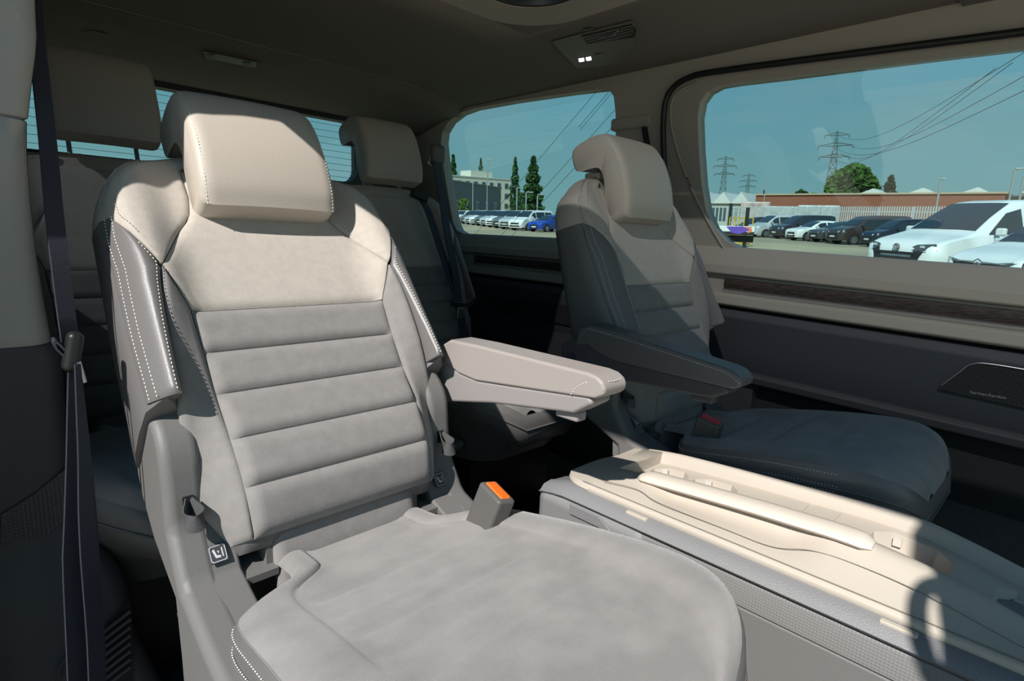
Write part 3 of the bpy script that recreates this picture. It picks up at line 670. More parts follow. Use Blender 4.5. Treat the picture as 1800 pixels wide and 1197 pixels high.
# rear nose of the tray: slopes down from the rim to the near corner
nose = []
for i, y in enumerate(lin(.715, .80, 8)):
    f = i/8; zr, zf = conz(ZR, y), conz(ZF, y); x0 = .972+.03*f**3
    nose.append([CL(p) for p in [(x0+.014, y, .435), (x0, y, .452), (x0+.006, y, .463), (1.04, y, .463+(zr-.463)*.7), (XR, y, zr), (1.13, y, zr*.6+zf*.4+.002), (1.2, y, zf), (XF-.01, y, zf), (XF+.008-.02*f*f, y, zf-.014), (XF+.008-.02*f*f, y, .42)]])
loft('tray_nose', nose, BEIGE_P, con, caps=True)
tube('tray_joint', [CL((.9785, y, .4652)) for y in lin(-.35, .74, 20)], .0011, mat('joint shadow line', (.2, .18, .155), .8), con, 5)
sj = catmull([CL((1.0, .70, .474)), CL((1.012, .62, .4775)), CL((1.0, .56, .4735)), CL((1.0, .42, .4735)), CL((1.0, .33, .4755)), CL((1.02, .27, .4865)), CL((1.022, .2, .4905)), CL((1.018, .1, .4855)), CL((1.0, -.05, .468)), CL((.99, -.3, .452))], 8)
tube('trim_joint', sj, .0008, MATS['joint shadow line'], con, 5)
# tray floor with four cup holder wells
WCX = 1.185
def octo(cy, ly, cx=WCX, wx_=.062, ch=.026): return [(cx-wx_, cy-ly/2+ch), (cx-wx_+ch, cy-ly/2), (cx+wx_-ch, cy-ly/2), (cx+wx_, cy-ly/2+ch), (cx+wx_, cy+ly/2-ch), (cx+wx_-ch, cy+ly/2), (cx-wx_+ch, cy+ly/2), (cx-wx_, cy+ly/2-ch)]
wells = [octo(.655, .095), octo(.54, .105), octo(.16, .125), octo(-.02, .11)]
zfl = lambda y: conz(ZF, y)-.028
outer = [(1.098, y) for y in lin(-.35, .725, 24)]+[(XF-.018, y) for y in lin(.725, -.35, 24)]
plate('tray_floor', outer, wells, lambda a, b, d: CL((a, b, zfl(b)-d)), .003, BEIGE_P, con)
for wl_ in wells:
    cy_ = sum(p[1] for p in wl_)/8
    secs = [[CL((a, b, zfl(b))) for a, b in wl_], [CL((WCX+(a-WCX)*.9, cy_+(b-cy_)*.9, zfl(b)-.03)) for a, b in wl_], [CL((WCX+(a-WCX)*.86, cy_+(b-cy_)*.86, zfl(cy_)-.042)) for a, b in wl_]]
    loft('cup_holder', secs+[[CL((WCX+(a-WCX)*.05, cy_+(b-cy_)*.05, zfl(cy_)-.042)) for a, b in wl_]], BEIGE_P, con, caps=False, smooth=False)
    boxes('cup_clip', [(CL((WCX+.052, cy_+.025, zfl(cy_)-.012)), (.006, .014, .016))], mat('pale clip', (.6, .56, .5), .4), con)
for k_, y in enumerate((.375, .315)):
    fp = prism('tray_flap', [(1.106, y-.026), (XF-.03, y-.026), (XF-.03, y+.024), (1.106, y+.03)], lambda a, b: CL((a, b, zfl(b))), lambda a, b: CL((a, b, zfl(b)+.003)), BEIGE_P, con, bevel=.001)
    boxes('flap_symbol', [(CL((1.18+.007*i, y, zfl(y)+.0033)), (.002, .013-.003*i, .0006)) for i in range(3)], mat('pale emboss', (.62, .57, .5), .5), fp)
# pull bar over the scoop
hb = []
for y in lin(.19, .645, 30):
    f = (y-.19)/.455; k = 1-max(0, abs(f-.5)*2-.93)/.07*.45; z = conz(ZR, y)+.006; c = (1.066, z)
    hb.append([CL((c[0]+k*a, y, c[1]+k*b-.010*(1-k))) for a, b in [(-.030, -.004), (-.026, .002), (-.014, .0065), (.004, .008), (.018, .006), (.026, 0), (.02, -.008), (-.02, -.012)]])
loft('pull_bar', hb, mat('beige pull bar', (.64, .57, .49), .42, .25, 700), con, angle=60)
# grey body below the tray
def body(y):
    f = ss(.76, .9, y); zt = .452-.03*f; xb = .948
    return [(1.27, y, zt-.03), (1.0, y, zt-.004), (.985, y, zt), (xb+.012, y, zt-.004), (xb, y, zt-.016), (xb-.006, y, .430-.02*f), (xb-.002, y, .424-.02*f), (xb+.010, y, .420-.02*f), (1.27, y, .40-.02*f)]
loft('console_rail', [[CL(p) for p in body(y)] for y in lin(-.35, .74, 14)+[.77, .80, .82, .835, .842]], GREY_P, con)
pry('groove', [(.962-1.1, .424), (1.0-1.1, .424), (1.0-1.1, .41), (.962-1.1, .41)], -.6, .55, BLACKM, con)
pry('textured_strip', [(.950-1.1, .415), (.952-1.1, .419), (1.2-1.1, .419), (1.2-1.1, .37), (.946-1.1, .37)], -.6, .545, GREY_T, con, bevel=.002)
pry('side_panel', [(.947-1.1, .367), (1.22-1.1, .367), (1.2-1.1, .0), (.955-1.1, .0)], -.6, .56, mat('console lower plastic', (.17, .165, .16), .55, .4, 600), con, bevel=.003)
box('console_end', CL((1.0975, .70, .214)), (.315, .30, .428), GREY_P, con, .028, 4)
for y in (.585, .125): box('tray_clip', CL((.962, y, .447)), (.012, .05, .008), BEIGE_P, con, .003)
prism('rear_hatch', [(.74, .425), (.66, .425), (.62, .40), (.74, .40)], lambda a, b: CL((.938, a, b)), lambda a, b: CL((.9335, a, b)), GREY_P, con, bevel=.002)

# ================================================================== BELTS
nb = empty('seat_belt', Py(150, 1190, 1.05), label='slack black seat belt hanging beside the near pillar, tied with a loop', cat='seat belt')
off = -Vector(nb.location)
def bp_(pix, y): return [Py(u, v, y)+off for u, v in pix]
wv = lambda i: Vector((1, .5, 0))
ribbon('webbing', catmull([Py(u, v, y)+off for u, v, y in [(56, -20, 1.33), (63, 60, 1.30), (71, 130, 1.28), (84, 250, 1.23), (94, 360, 1.17), (104, 450, 1.13), (115, 540, 1.11), (124, 605, 1.10)]], 6), wv, BELT, nb, w=lambda i: .026)
ribbon('webbing', catmull(bp_([(128, 650), (133, 720), (138, 800), (141, 900), (143, 1000), (147, 1100), (152, 1230)], 1.08), 6), wv, BELT, nb, w=lambda i: .014+.042*min(1, i/22))
ribbon('webbing_fold', catmull(bp_([(136, 640), (142, 720), (148, 800), (152, 900), (160, 1010), (168, 1120), (172, 1230)], 1.06), 6), wv, BELT, nb, w=lambda i: .008+.02*min(1, i/22))
lpx = [(128, 640), (122, 625), (112, 612), (100, 600), (94, 598), (96, 608), (106, 618), (116, 628), (122, 642), (126, 650)]
ribbon('tied_loop', catmull(bp_(lpx, 1.09), 5), (0, 1, .1), BELT, nb, w=.03)
q = Py(128, 618, 1.08)+off
box('slider', q, (.022, .03, .062), BLACK, nb, .009, 3, rot=(0, math.radians(12), 0))
a_, b_ = Py(136, 636, 1.07)+off, Py(147, 672, 1.07)+off
tube('metal_tongue', [a_, a_.lerp(b_, .45), b_], .005, STEEL, nb, 8)

rb = empty('seat_belt', Py(775, 300, 2.0), label='black seat belt with tongue running down the third row backrest', cat='seat belt')
off = -Vector(rb.location)
def rp_(l): return [Py(u, v, y)+off for u, v, y in l]
box('belt_guide', Py(768, 272, 2.06)+off, (.07, .05, .085), mat('guide grey', (.14, .13, .125), .5), rb, .02, 4)
tube('guide_hoop', rp_([(755, 275, 2.02), (753, 285, 2.0), (757, 291, 2.0), (764, 290, 2.0)]), .004, STEEL, rb, 8)
ribbon('webbing', catmull(rp_([(768, 285, 2.0), (775, 330, 1.98), (785, 400, 1.93), (800, 480, 1.87), (808, 540, 1.83), (820, 600, 1.78)]), 6), (1, .4, 0), BELT, rb, w=.055)
ribbon('webbing', catmull(rp_([(735, 345, 2.0), (752, 370, 1.95), (772, 430, 1.90), (795, 500, 1.85), (808, 545, 1.82)]), 6), (1, .4, 0), BELT, rb, w=.05)
box('tongue_cover', rp_([(806, 535, 1.80)])[0], (.075, .02, .022), BLACK, rb, .006, rot=(0, math.radians(8), 0))
box('belt_tongue', rp_([(810, 550, 1.79)])[0], (.036, .004, .045), STEEL, rb, .003)
box('belt_exit', rp_([(737, 345, 1.99)])[0], (.08, .03, .03), BLACK, rb, .008, rot=(0, math.radians(15), 0))

# ================================================================== CEILING FITTINGS
def cp(u, v, d=0):
    q = Pz(u, v, 1.70)
    for _ in range(8): q = Pz(u, v, cz(q.x, q.y)-d)
    return q
oc = empty('overhead_console', cp(1050, 85), label='overhead panel with air vent and lit reading lamp above the far seat', cat='overhead panel')
off = -Vector(oc.location)
OP = mat('overhead plastic', (.20, .185, .17), .6, .2, 600)
def cprism(name, pix, d0, d1, m, parent, bevel=0): return prism(name, pix, lambda u, v: cp(u, v, d0)+off, lambda u, v: cp(u, v, d1)+off, m, parent, bevel=bevel, seg=2)
cprism('panel', [(969, 73), (1010, 62), (1112, 36), (1122, 50), (1118, 80), (1098, 112), (1015, 121)], -.004, .006, OP, oc, .002)
vf = cprism('air_vent', [(1021, 64), (1110, 43), (1119, 53), (1115, 66), (1028, 80)], .005, .010, BLACK, oc, .001)
for k_ in range(4):
    v0 = 64.5+k_*4.5; tube('vent_slat', [cp(1024+k_*2, v0+1, .011)+off, cp(1114, v0-20, .011)+off], .0022, OP, vf, 5)
tube('vent_lever', [cp(1055, 66, .013)+off, cp(1078, 61, .013)+off, cp(1086, 54, .013)+off], .0025, CHROME, vf, 5)
cprism('blank_ribs', [(975, 76), (1020, 65), (1026, 82), (990, 91)], .005, .008, OP, oc, .001)
for us_ in ((1016, 1026, 100.5, 109), (1029, 1038.5, 98.5, 107)):
    a, b, c, d = us_; cprism('reading_lamp', [(a, c+1), (b, c), (b+1, d-1.5), (a+2.5, d)], .005, .009, LED, oc, .001)['label'] = 'lit white lamp lens'
q = cp(1057, 94); bt = mesh('lamp_button', [q+off+Vector((.026*math.cos(t), .026*math.sin(t), 0)) for t in lin(0, 6.283, 16)[:-1]], [tuple(range(16))], DARK_P, oc, solid=.012)
cprism('second_lamp', [(1066, 96), (1078, 95), (1081, 101), (1074, 102)], .005, .007, DARK_P, oc)
cprism('vent_symbols', [(1025, 52), (1043, 49), (1044, 54), (1026, 57)], .0055, .0062, BLACK, oc)
rl = empty('rear_lamp', cp(405, 105), label='slim rear ceiling lamp bar with two black vents', cat='lamp'); off = -Vector(rl.location)
cprism('lamp_body', [(358, 90), (452, 109), (450, 119), (440, 118), (362, 102)], -.002, .010, OP, rl, .002)
for u0, v0 in ((365, 95), (428, 109)):
    for k_ in range(4): tube('lamp_vent', [cp(u0+k_*4, v0, .011)+off, cp(u0+k_*4, v0+8, .011)+off], .003, BLACK, rl, 5)
sp_ = prism('ceiling_speaker', [(128, 66), (140, 55), (165, 54), (190, 60), (190, 72), (168, 82), (135, 80)], lambda u, v: cp(u, v, -.002), lambda u, v: cp(u, v, .004), MATS['speaker mesh'], None, bevel=.001)
tag(sp_, 'perforated speaker cover in the headliner above the third row', 'speaker')
gh2 = prism('grab_recess', [(1685, 0), (1692, 12), (1705, 16), (1800, 4), (1800, -20), (1690, -20)], lambda u, v: cp(u, v, -.002), lambda u, v: cp(u, v, .012), OP, None, bevel=.004)
tag(gh2, 'moulded recess cover in the headliner above the far window', 'trim')
# floor grille by the far wall
fg = empty('floor_grille', Pz(1740, 930, .03), label='black perforated grille set in the floor by the far wall', cat='grille'); off = -Vector(fg.location)
gpx = [(1612, 905), (1640, 888), (1665, 884), (1900, 945), (1900, 1030), (1800, 1000), (1700, 960)]
prism('frame', gpx, lambda u, v: Pz(u, v, .002)+off, lambda u, v: Pz(u, v, .02)+off, DARK_P, fg, bevel=.004)
lst = []
for i in range(26):
    for j in range(9):
        u, v = 1655+i*9+(j % 2)*4.5, 897+j*7+i*2.4
        if u < 1890: lst.append((Pz(u, v, .021)+off, (.012, .02, .003)))
pf = boxes('perforations', lst, BLACKM, fg); pf['kind'] = 'stuff'
# ================================================================== OUTSIDE: CAR PARK
def rdir(u):
    r = G(u, 1.0); r.z = 0; return r.normalized()
def put(o, p, rz=0): o.matrix_world = OUT @ Matrix.Translation(p) @ Matrix.Rotation(rz, 4, 'Z'); return o
def heading(u, alpha):
    """angle whose +x points to the viewer, turned alpha degrees to the picture's left"""
    r = rdir(u); rt = Vector((r.y, -r.x, 0)); a = math.radians(alpha); h = -r*math.cos(a)-rt*math.sin(a); return math.atan2(h.y, h.x)
gm = bpy.data.materials.new('worn asphalt'); gm.use_nodes = True; t = gm.node_tree; b = t.nodes['Principled BSDF']; b.inputs['Roughness'].default_value = .9
tc = t.nodes.new('ShaderNodeTexCoord'); n1 = t.nodes.new('ShaderNodeTexNoise'); n1.inputs['Scale'].default_value = .06; n1.inputs['Detail'].default_value = 8
r_ = t.nodes.new('ShaderNodeValToRGB'); r_.color_ramp.elements[0].color = (.24, .21, .15, 1); r_.color_ramp.elements[1].color = (.43, .36, .23, 1); r_.color_ramp.elements[0].position = .35; r_.color_ramp.elements[1].position = .65
t.links.new(tc.outputs['Object'], n1.inputs[0]); t.links.new(n1.outputs[0], r_.inputs[0]); t.links.new(r_.outputs[0], b.inputs['Base Color'])
ground = struct(mesh('ground', [(-700, -700, 0), (700, -700, 0), (700, 700, 0), (-700, 700, 0)], [(0, 1, 2, 3)], gm, smooth=False)); tag(ground, 'sunlit sandy asphalt of the car park outside', 'ground')
put(ground, Vector((300, 250, -GH)))
ground2 = None

TYRE = mat('tyre', (.012, .012, .012), .8); RIM = mat('alloy rim', (.45, .46, .47), .35, metal=.8); CGL = mat('car window glass', (.02, .03, .035), .08, spec=.8); LMP = mat('lamp glass', (.55, .58, .6), .1, coat=.5)
TRIMB = mat('car black trim', (.018, .018, .019), .5); PLATE = mat('number plate', (.7, .7, .66), .5)
TYPES = dict(
 van=dict(st=[(2.46, .62, .62, .55), (2.44, .80, .78, .66), (2.36, .95, .88, .76), (2.1, 1.06, .94, .82), (1.75, 1.14, .96, .85), (1.45, 1.22, .965, .86), (1.0, 1.55, .965, .79), (.55, 1.83, .965, .74), (.3, 1.90, .965, .73), (-.6, 1.94, .965, .74), (-2.1, 1.93, .965, .75), (-2.38, 1.86, .95, .74), (-2.46, .6, .92, .8)], belt=1.17, cowl=(1.42, .5), wh=(1.55, -1.5), wr=.335, sw=[[(1.22, 1.2), (.72, 1.63), (.35, 1.73), (.35, 1.2)], [(.25, 1.2), (.25, 1.74), (-1.0, 1.76), (-1.0, 1.2)], [(-1.1, 1.2), (-1.1, 1.76), (-2.15, 1.72), (-2.2, 1.2)]]),
 suv=dict(st=[(2.15, .55, .62, .55), (2.12, .75, .78, .66), (2.0, .86, .86, .74), (1.6, .93, .89, .76), (1.1, 1.0, .90, .78), (.65, 1.25, .90, .70), (.2, 1.45, .90, .64), (-.3, 1.52, .90, .63), (-1.3, 1.49, .90, .64), (-1.85, 1.25, .88, .68), (-2.1, .95, .86, .75), (-2.15, .5, .8, .7)], belt=.97, cowl=(1.08, .16), wh=(1.35, -1.3), wr=.33, sw=[[(.82, 1.0), (.3, 1.33), (-.15, 1.39), (-.2, 1.0)], [(-.28, 1.0), (-.25, 1.39), (-1.2, 1.36), (-1.6, 1.08), (-1.6, 1.0)]]))
def make_car(name, u, dist, alpha, paint, label, typ='van', group=None, front='plain', cat='van', scale=1.0, cargo=False, detail=True):
    T = TYPES[typ]; stn = T['st']; root = empty(name, label=label, cat=cat, group=group)
    ring = []
    for x, top, w, wt in stn:
        bz = min(T['belt'], top-.04); g = .26
        h = [(-w*.93, g), (-w, g+.12), (-w, min(.7, bz-.02)), (-w*.985, bz), (-wt-(w-wt)*.06, bz+(top-bz)*.86), (-wt*.93, top-.012), (-wt*.5, top+.012)]
        ring.append([(x, a, z) for a, z in h]+[(x, -a, z) for a, z in reversed(h)])
    loft('body', ring, paint, root, angle=40)
    def half(x, z):
        w = interp([(s[0], s[2]) for s in reversed(stn)], x); wt = interp([(s[0], s[3]) for s in reversed(stn)], x); top = interp([(s[0], s[1]) for s in reversed(stn)], x)
        bz = min(T['belt'], top-.04)
        if z <= bz: return w*.985
        f = (z-bz)/max(.01, (top-bz)*.86); return w*.985+(wt+(w-wt)*.06-w*.985)*min(1, f)
    for sgn in (-1, 1):
        wins = T['sw'][:1] if cargo else T['sw']
        for pw in wins:
            mesh('side_window', [(x, sgn*(half(x, z)+.006), z) for x, z in pw], [tuple(range(len(pw)))], CGL, root, smooth=False)
        for wxx in T['wh']:
            wy = sgn*(stn[5][2]-.10)
            wh = tube('wheel', [(wxx, wy-.11, T['wr']), (wxx, wy+.11, T['wr'])], T['wr'], TYRE, root, 20)
            if detail:
                tube('rim', [(wxx, wy+sgn*.10, T['wr']), (wxx, wy+sgn*.118, T['wr'])], T['wr']*.66, RIM, wh, 16)
                for k in range(5):
                    a = k*1.2566; tube('spoke_gap', [(wxx+math.cos(a)*.13, wy+sgn*.117, T['wr']+math.sin(a)*.13), (wxx+math.cos(a)*.13, wy+sgn*.121, T['wr']+math.sin(a)*.13)], .045, TYRE, wh, 8)
            loft('wheel_arch', [[(wxx+math.cos(a)*T['wr']*1.18, sgn*(stn[5][2]+d_), T['wr']+math.sin(a)*T['wr']*1.18) for a in lin(-.35, 3.49, 14)] for d_ in (-.02, .004)], TRIMB, root, smooth=False)
        mx_ = T['sw'][0][0][0]-.12
        box('door_mirror', (mx_, sgn*(stn[5][2]+.12), T['belt']+.08), (.10, .20, .16), paint if detail else TRIMB, root, .04, 2)
    # windscreen on the sloping face between cowl and roof
    xc, xr = T['cowl']; tab = [(s[0], s[1]) for s in reversed(stn)]
    def wsp(f, g, o=.018):
        x = xc+(xr-xc)*f; z = interp(tab, x); w = interp([(s[0], s[3]) for s in reversed(stn)], x); return (x+o, g*(w-.03*f-.02), z+o)
    gw = lin(-1, 1, 6); fw_ = lin(.04, .97, 5)
    V = [wsp(f, g) for f in fw_ for g in gw]; F = [(j*7+i, j*7+i+1, j*7+i+8, j*7+i+7) for j in range(5) for i in range(6)]
    V = [(x-.012*(abs(y)/.8)**2, y*.95, z-.02*(abs(y)/.8)**3) for x, y, z in V]
    mesh('windscreen', V, F, CGL, root)
    fx = stn[0][0]; k = 1 if typ == 'van' else .86
    if front == 'vw':
        for sgn in (-1, 1):
            mesh('headlamp', [(2.33, sgn*.84, .98), (2.43, sgn*.50, .95), (2.475, sgn*.42, .90), (2.46, sgn*.52, .845), (2.40, sgn*.74, .83), (2.33, sgn*.88, .84)], [(0, 1, 2, 3, 4, 5)], mat('dark lamp glass', (.05, .06, .065), .08, spec=.9), root, smooth=False, solid=.02)
            box('lamp_light', (2.43, sgn*.62, .91), (.03, .10, .05), LMP, root, .01)
            mesh('bumper_intake', [(2.462, sgn*.46, .84), (2.42, sgn*.72, .81), (2.40, sgn*.80, .50), (2.45, sgn*.72, .36), (2.475, sgn*.46, .36), (2.485, sgn*.34, .48)], [(0, 1, 2, 3, 4, 5)], TRIMB, root, smooth=False, solid=.02)
        for z in (.76, .655): box('grille_bar', (2.472, 0, z), (.03, 1.0 if z > .7 else .9, .062), TRIMB, root, .015)
        bd = tube('badge', [(2.455, 0, .875), (2.475, 0, .875)], .085, mat('badge black', (.02, .02, .02), .3), root, 24)
        cr = mat('badge chrome', (.7, .72, .74), .3, metal=.6)
        ringp = [(2.478, .072*math.cos(a), .875+.072*math.sin(a)) for a in lin(0, 6.2832, 24)]; tube('badge_ring', ringp, .006, cr, bd, 6)
        tube('badge_letters', [(2.479, -.045, .92), (2.479, -.018, .868), (2.479, 0, .90), (2.479, .018, .868), (2.479, .045, .92)], .006, cr, bd, 6)
        tube('badge_letters', [(2.479, -.055, .885), (2.479, -.025, .815), (2.479, 0, .862), (2.479, .025, .815), (2.479, .055, .885)], .006, cr, bd, 6)
    elif front == 'chevron':
        cr = mat('grille chrome', (.4, .42, .44), .3, metal=.8)
        for sgn in (-1, 1):
            for dz in (0, .07):
                tube('grille_chevron', [(2.47, sgn*.0, .86+dz), (2.47, sgn*.10, .80+dz), (2.455, sgn*.45, .79+dz), (2.40, sgn*.74, .83+dz)], .014, cr, root, 6)
            box('grille_mesh', (2.45, sgn*.33, .80), (.02, .58, .10), TRIMB, root, .01)
            mesh('headlamp', [(2.32, sgn*.90, .92), (2.43, sgn*.62, .86), (2.44, sgn*.60, .74), (2.36, sgn*.88, .72)], [(0, 1, 2, 3)], mat('dark lamp glass', (.05, .06, .065), .08), root, smooth=False, solid=.03)
            box('lamp_light', (2.42, sgn*.76, .80), (.04, .08, .06), LMP, root, .02)
        box('bumper_intake', (2.46, 0, .55), (.03, 1.1, .16), TRIMB, root, .02)
    else:
        for sgn in (-1, 1):
            mesh('headlamp', [(fx-.16*k, sgn*.84*k, .93*k), (fx-.03, sgn*.50*k, .87*k), (fx-.02, sgn*.50*k, .79*k), (fx-.14*k, sgn*.85*k, .80*k)], [(0, 1, 2, 3)], LMP, root, smooth=False, solid=.03)
        box('grille', (fx-.02, 0, .66*k), (.07, 1.05*k, .16), TRIMB, root, .02)
        box('bumper_intake', (fx-.02, 0, .42*k), (.09, 1.2*k, .14), TRIMB, root, .02)
        box('number_plate', (fx+.025, 0, .53*k), (.015, .5, .11), PLATE, root)
    put(root, G(u, dist), heading(u, alpha)); root.scale = (scale,)*3
    return root
def paint(n, c): return mat('paint '+n, c, .3, coat=.6, spec=.5)
Wp = paint('white', (.76, .78, .78))
make_car('panel_van', 1752, 18.6, 40, Wp, 'white van with a double slot grille and round badge, nearest to the far window', front='vw', cargo=True, scale=1.1)
make_car('parked_car', 1940, 16.0, 42, paint('cool white', (.72, .75, .76)), 'white car with chrome chevron grille parked beside the white van', typ='van', front='chevron', cat='car', scale=.95)
row = [('parked_van', 1366, 56, 55, paint('silver', (.42, .45, .47)), 'silver van parked by the fence, next to the yellow cage', 'van', 'van'),
       ('parked_car', 1334, 58.5, 55, paint('black', (.015, .016, .02)), 'black car half hidden behind the silver van', 'van', 'car'),
       ('parked_van', 1412, 53.6, 55, paint('graphite', (.02, .021, .026)), 'long graphite van parked between the silver van and white hatchback', 'van', 'van'),
       ('parked_car', 1440, 50.2, 55, paint('bright white', (.75, .77, .76)), 'small white hatchback parked in front of the graphite van', 'suv', 'car'),
       ('parked_car', 1484, 48.4, 55, paint('dark grey', (.05, .052, .055)), 'dark grey car squeezed between the white hatchback and brown van', 'suv', 'car'),
       ('parked_van', 1530, 46, 55, paint('brown', (.045, .034, .03)), 'dark brown van with bright number plate in the row by the fence', 'van', 'van'),
       ('parked_car', 1592, 43.2, 55, paint('navy', (.012, .015, .03)), 'navy blue people carrier beside the brown van', 'van', 'car')]
for i, (nm, u, d, a, p_, lb, ty, ca) in enumerate(row):
    make_car(nm, u, d, a, p_, lb, ty, None, 'plain', ca, scale=1.0 if ty == 'van' and ca == 'van' else (.9 if ty == 'van' else 1.0))
# distant row seen through the quarter window
cols = [('pale grey', (.35, .37, .38)), ('white', (.76, .78, .78)), ('white', (.76, .78, .78)), ('red', (.35, .02, .03)), ('slate', (.12, .13, .14)), ('silver', (.42, .45, .47)), ('white', (.76, .78, .78)), ('slate', (.12, .13, .14)), ('silver', (.42, .45, .47)), ('white', (.76, .78, .78)), ('slate', (.12, .13, .14)), ('silver', (.42, .45, .47)), ('white', (.76, .78, .78)), ('royal blue', (.01, .05, .35))]
FARL = ['pale grey van at the far end of the distant row', 'white van next to the pale grey van in the distant row', 'white van on the far side of the red car', 'red car parked among the far row of vans', 'slate van next to the red car in the distant row', 'silver van between the slate van by the red car and a white van', 'white van halfway along the distant row, beside a silver and a slate van', 'slate van between a white and a silver van, mid distant row', 'silver van between a slate and a white van, mid distant row', 'white van beside the middle silver van of the distant row', 'slate van three places along from the blue car', 'silver van next but one to the blue car', 'white van parked right beside the royal blue car', 'royal blue car at the near end of the far row of vans']
far_u = [803, 810, 818, 826, 835, 844, 854, 864, 875, 887, 900, 914, 934, 966]
for i, ((cn, cc), u) in enumerate(zip(cols, far_u)):
    d = 104-50*((i/13)**.85); small = cn in ('red', 'royal blue')
    lb = FARL[i]
    make_car('parked_car' if small else 'parked_van', u, d, 40, paint(cn, cc), lb, 'suv' if small else 'van', 'vans parked in the distant row', 'plain', 'car' if small else 'van', detail=i > 8)

# ---- recovery truck bed, yellow cage, posts
def fr(u, d, rz=None): return put(empty('x'), G(u, d), heading(u, 90) if rz is None else rz)
tk = empty('flatbed_truck', label='white flatbed truck with a purple and red mark on its tail', cat='truck'); put(tk, G(1238, 30), heading(1238, 88))
PX = 25/960   # metres per photo pixel at that distance
box('cab', (2.0, 0, 1.55), (1.9, 2.0, 1.9), Wp, tk, .12, 3)
box('cab_window', (1.35, 1.01, 1.85), (.7, .02, .6), CGL, tk, .02)
box('bed_side', (-.6, .9, 1.0), (3.3, .08, .42), Wp, tk, .02)
box('bed', (-.6, 0, .88), (3.3, 1.9, .16), TRIMB, tk, .02)
box('chassis', (0, 0, .6), (4.6, .9, .3), BLACK, tk, .03)
for xx in (-.9, 1.9): tube('wheel', [(xx, -.95, .4), (xx, .95, .4)], .4, TYRE, tk, 18)
mk = [(('mark_purple'), [(-1.25, .9), (-1.0, 1.18), (-1.75, 1.2), (-2.05, 1.05), (-1.6, .84)], mat('purple print', (.14, .07, .45), .5)), ('mark_red', [(-.8, .82), (-1.2, .95), (-1.55, .82)], mat('red print', (.6, .03, .05), .5)), ('mark_orange', [(-1.75, 1.18), (-2.1, 1.19), (-2.15, .95), (-1.95, .9), (-1.98, 1.08)], mat('orange print', (.75, .22, .12), .5))]
for nm, pg, mm in mk: mesh(nm, [(a, .945+.003*len(nm)/10, b) for a, b in pg], [tuple(range(len(pg)))], mm, tk, smooth=False, solid=.004)
YEL = mat('yellow steel', (.62, .42, .03), .5)
cg = empty('yellow_cage', label='yellow steel cage standing behind the flatbed truck', cat='cage'); put(cg, G(1304, 36), heading(1304, 60))
for xx in (-.55, 0, .55):
    for yy in (-.3, .3): tube('upright', [(xx, yy, .1), (xx, yy, 1.62)], .035, YEL, cg, 6)
for z in (.15, .6, 1.1, 1.6):
    tube('rail', [(-.55, -.3, z), (.55, -.3, z)], .03, YEL, cg, 6); tube('rail', [(-.55, .3, z), (.55, .3, z)], .03, YEL, cg, 6)
    for xx in (-.55, .55): tube('rail', [(xx, -.3, z), (xx, .3, z)], .03, YEL, cg, 6)
for u, d, h, lb in ((1283, 40, 2.5, 'dark post standing behind the flatbed truck'), (1313.5, 34, 2.15, 'dark post standing in front of the yellow cage')):
    o = box('post', (0, 0, h/2), (.16, .16, h), TRIMB, None, .02); o.data.transform(Matrix.Translation((0, 0, h/2))); put(o, G(u, d)); tag(o, lb, 'post')

# ---- palisade fence
PAL = mat('galvanised pale', (.52, .55, .56), .55, metal=.2)
fn = empty('palisade_fence', label='pale grey palisade fence behind the row of dark cars', cat='fence')
A, B = G(1278, 70), G(1668, 58); put(fn, A, math.atan2((B-A).y, (B-A).x)); Lf = (B-A).length
lst = [((i*.2, 0, 1.5), (.1, .025, 2.7)) for i in range(int(Lf/.2))]
o = boxes('pales', lst, PAL, fn); o['kind'] = 'stuff'
for z in (.55, 2.4): box('rail', (Lf/2, .04, z), (Lf, .04, .07), PAL, fn)
for i in range(int(Lf/2.75)+1): box('fence_post', (i*2.75, .09, 1.4), (.09, .09, 2.8), PAL, fn)
WRAP = mat('plastic wrap', (.45, .42, .40), .35, .6, 4, .3, 2)
for u, d, w_, h_, lb in ((1326, 74, 3.2, 3.5, 'pinkish wrapped pallet stack behind the fence'), (1378, 72, 4.4, 3.0, 'long grey wrapped load behind the fence'), (1437, 70, 4.0, 3.1, 'grey wrapped load beside the long one behind the fence')):
    o = box('wrapped_load', (0, 0, 0), (w_, 1.2, h_), mat('wrap '+lb[:4], (.46, .36, .33) if 'pink' in lb else (.40, .43, .44), .35, .6, 3, .3, 2), None, .15, 3); o.data.transform(Matrix.Translation((0, 0, h_/2))); put(o, G(u, d), heading(u, 90)); tag(o, lb, 'load')

# ---- buildings
BRK = mat('red brick', (.24, .085, .05), .9, .3, 3, .15, 6); CONC = mat('cream render', (.62, .60, .50), .9); SLATE = mat('grey cladding', (.13, .15, .16), .7); ROOFW = mat('pale roof sheet', (.55, .57, .55), .6); WIN = mat('building window', (.06, .09, .11), .2)
def bld(name, label, u0, d0, u1, d1, h, depth, m, cat='building'):
    o = empty(name, label=label, cat=cat); a, b_ = G(u0, d0), G(u1, d1); put(o, a, math.atan2((b_-a).y, (b_-a).x)); Lb = (b_-a).length
    box('wall', (Lb/2, depth/2, h/2), (Lb, depth, h), m, o); return o, Lb
bk_, Lb = bld('brick_building', 'long low red brick building behind the palisade fence', 1325, 92, 1760, 86, 4.9, 9, BRK)
box('parapet', (Lb/2, 5, 5.0), (Lb+.4, 10.4, .2), mat('stone coping', (.42, .33, .22), .8), bk_)
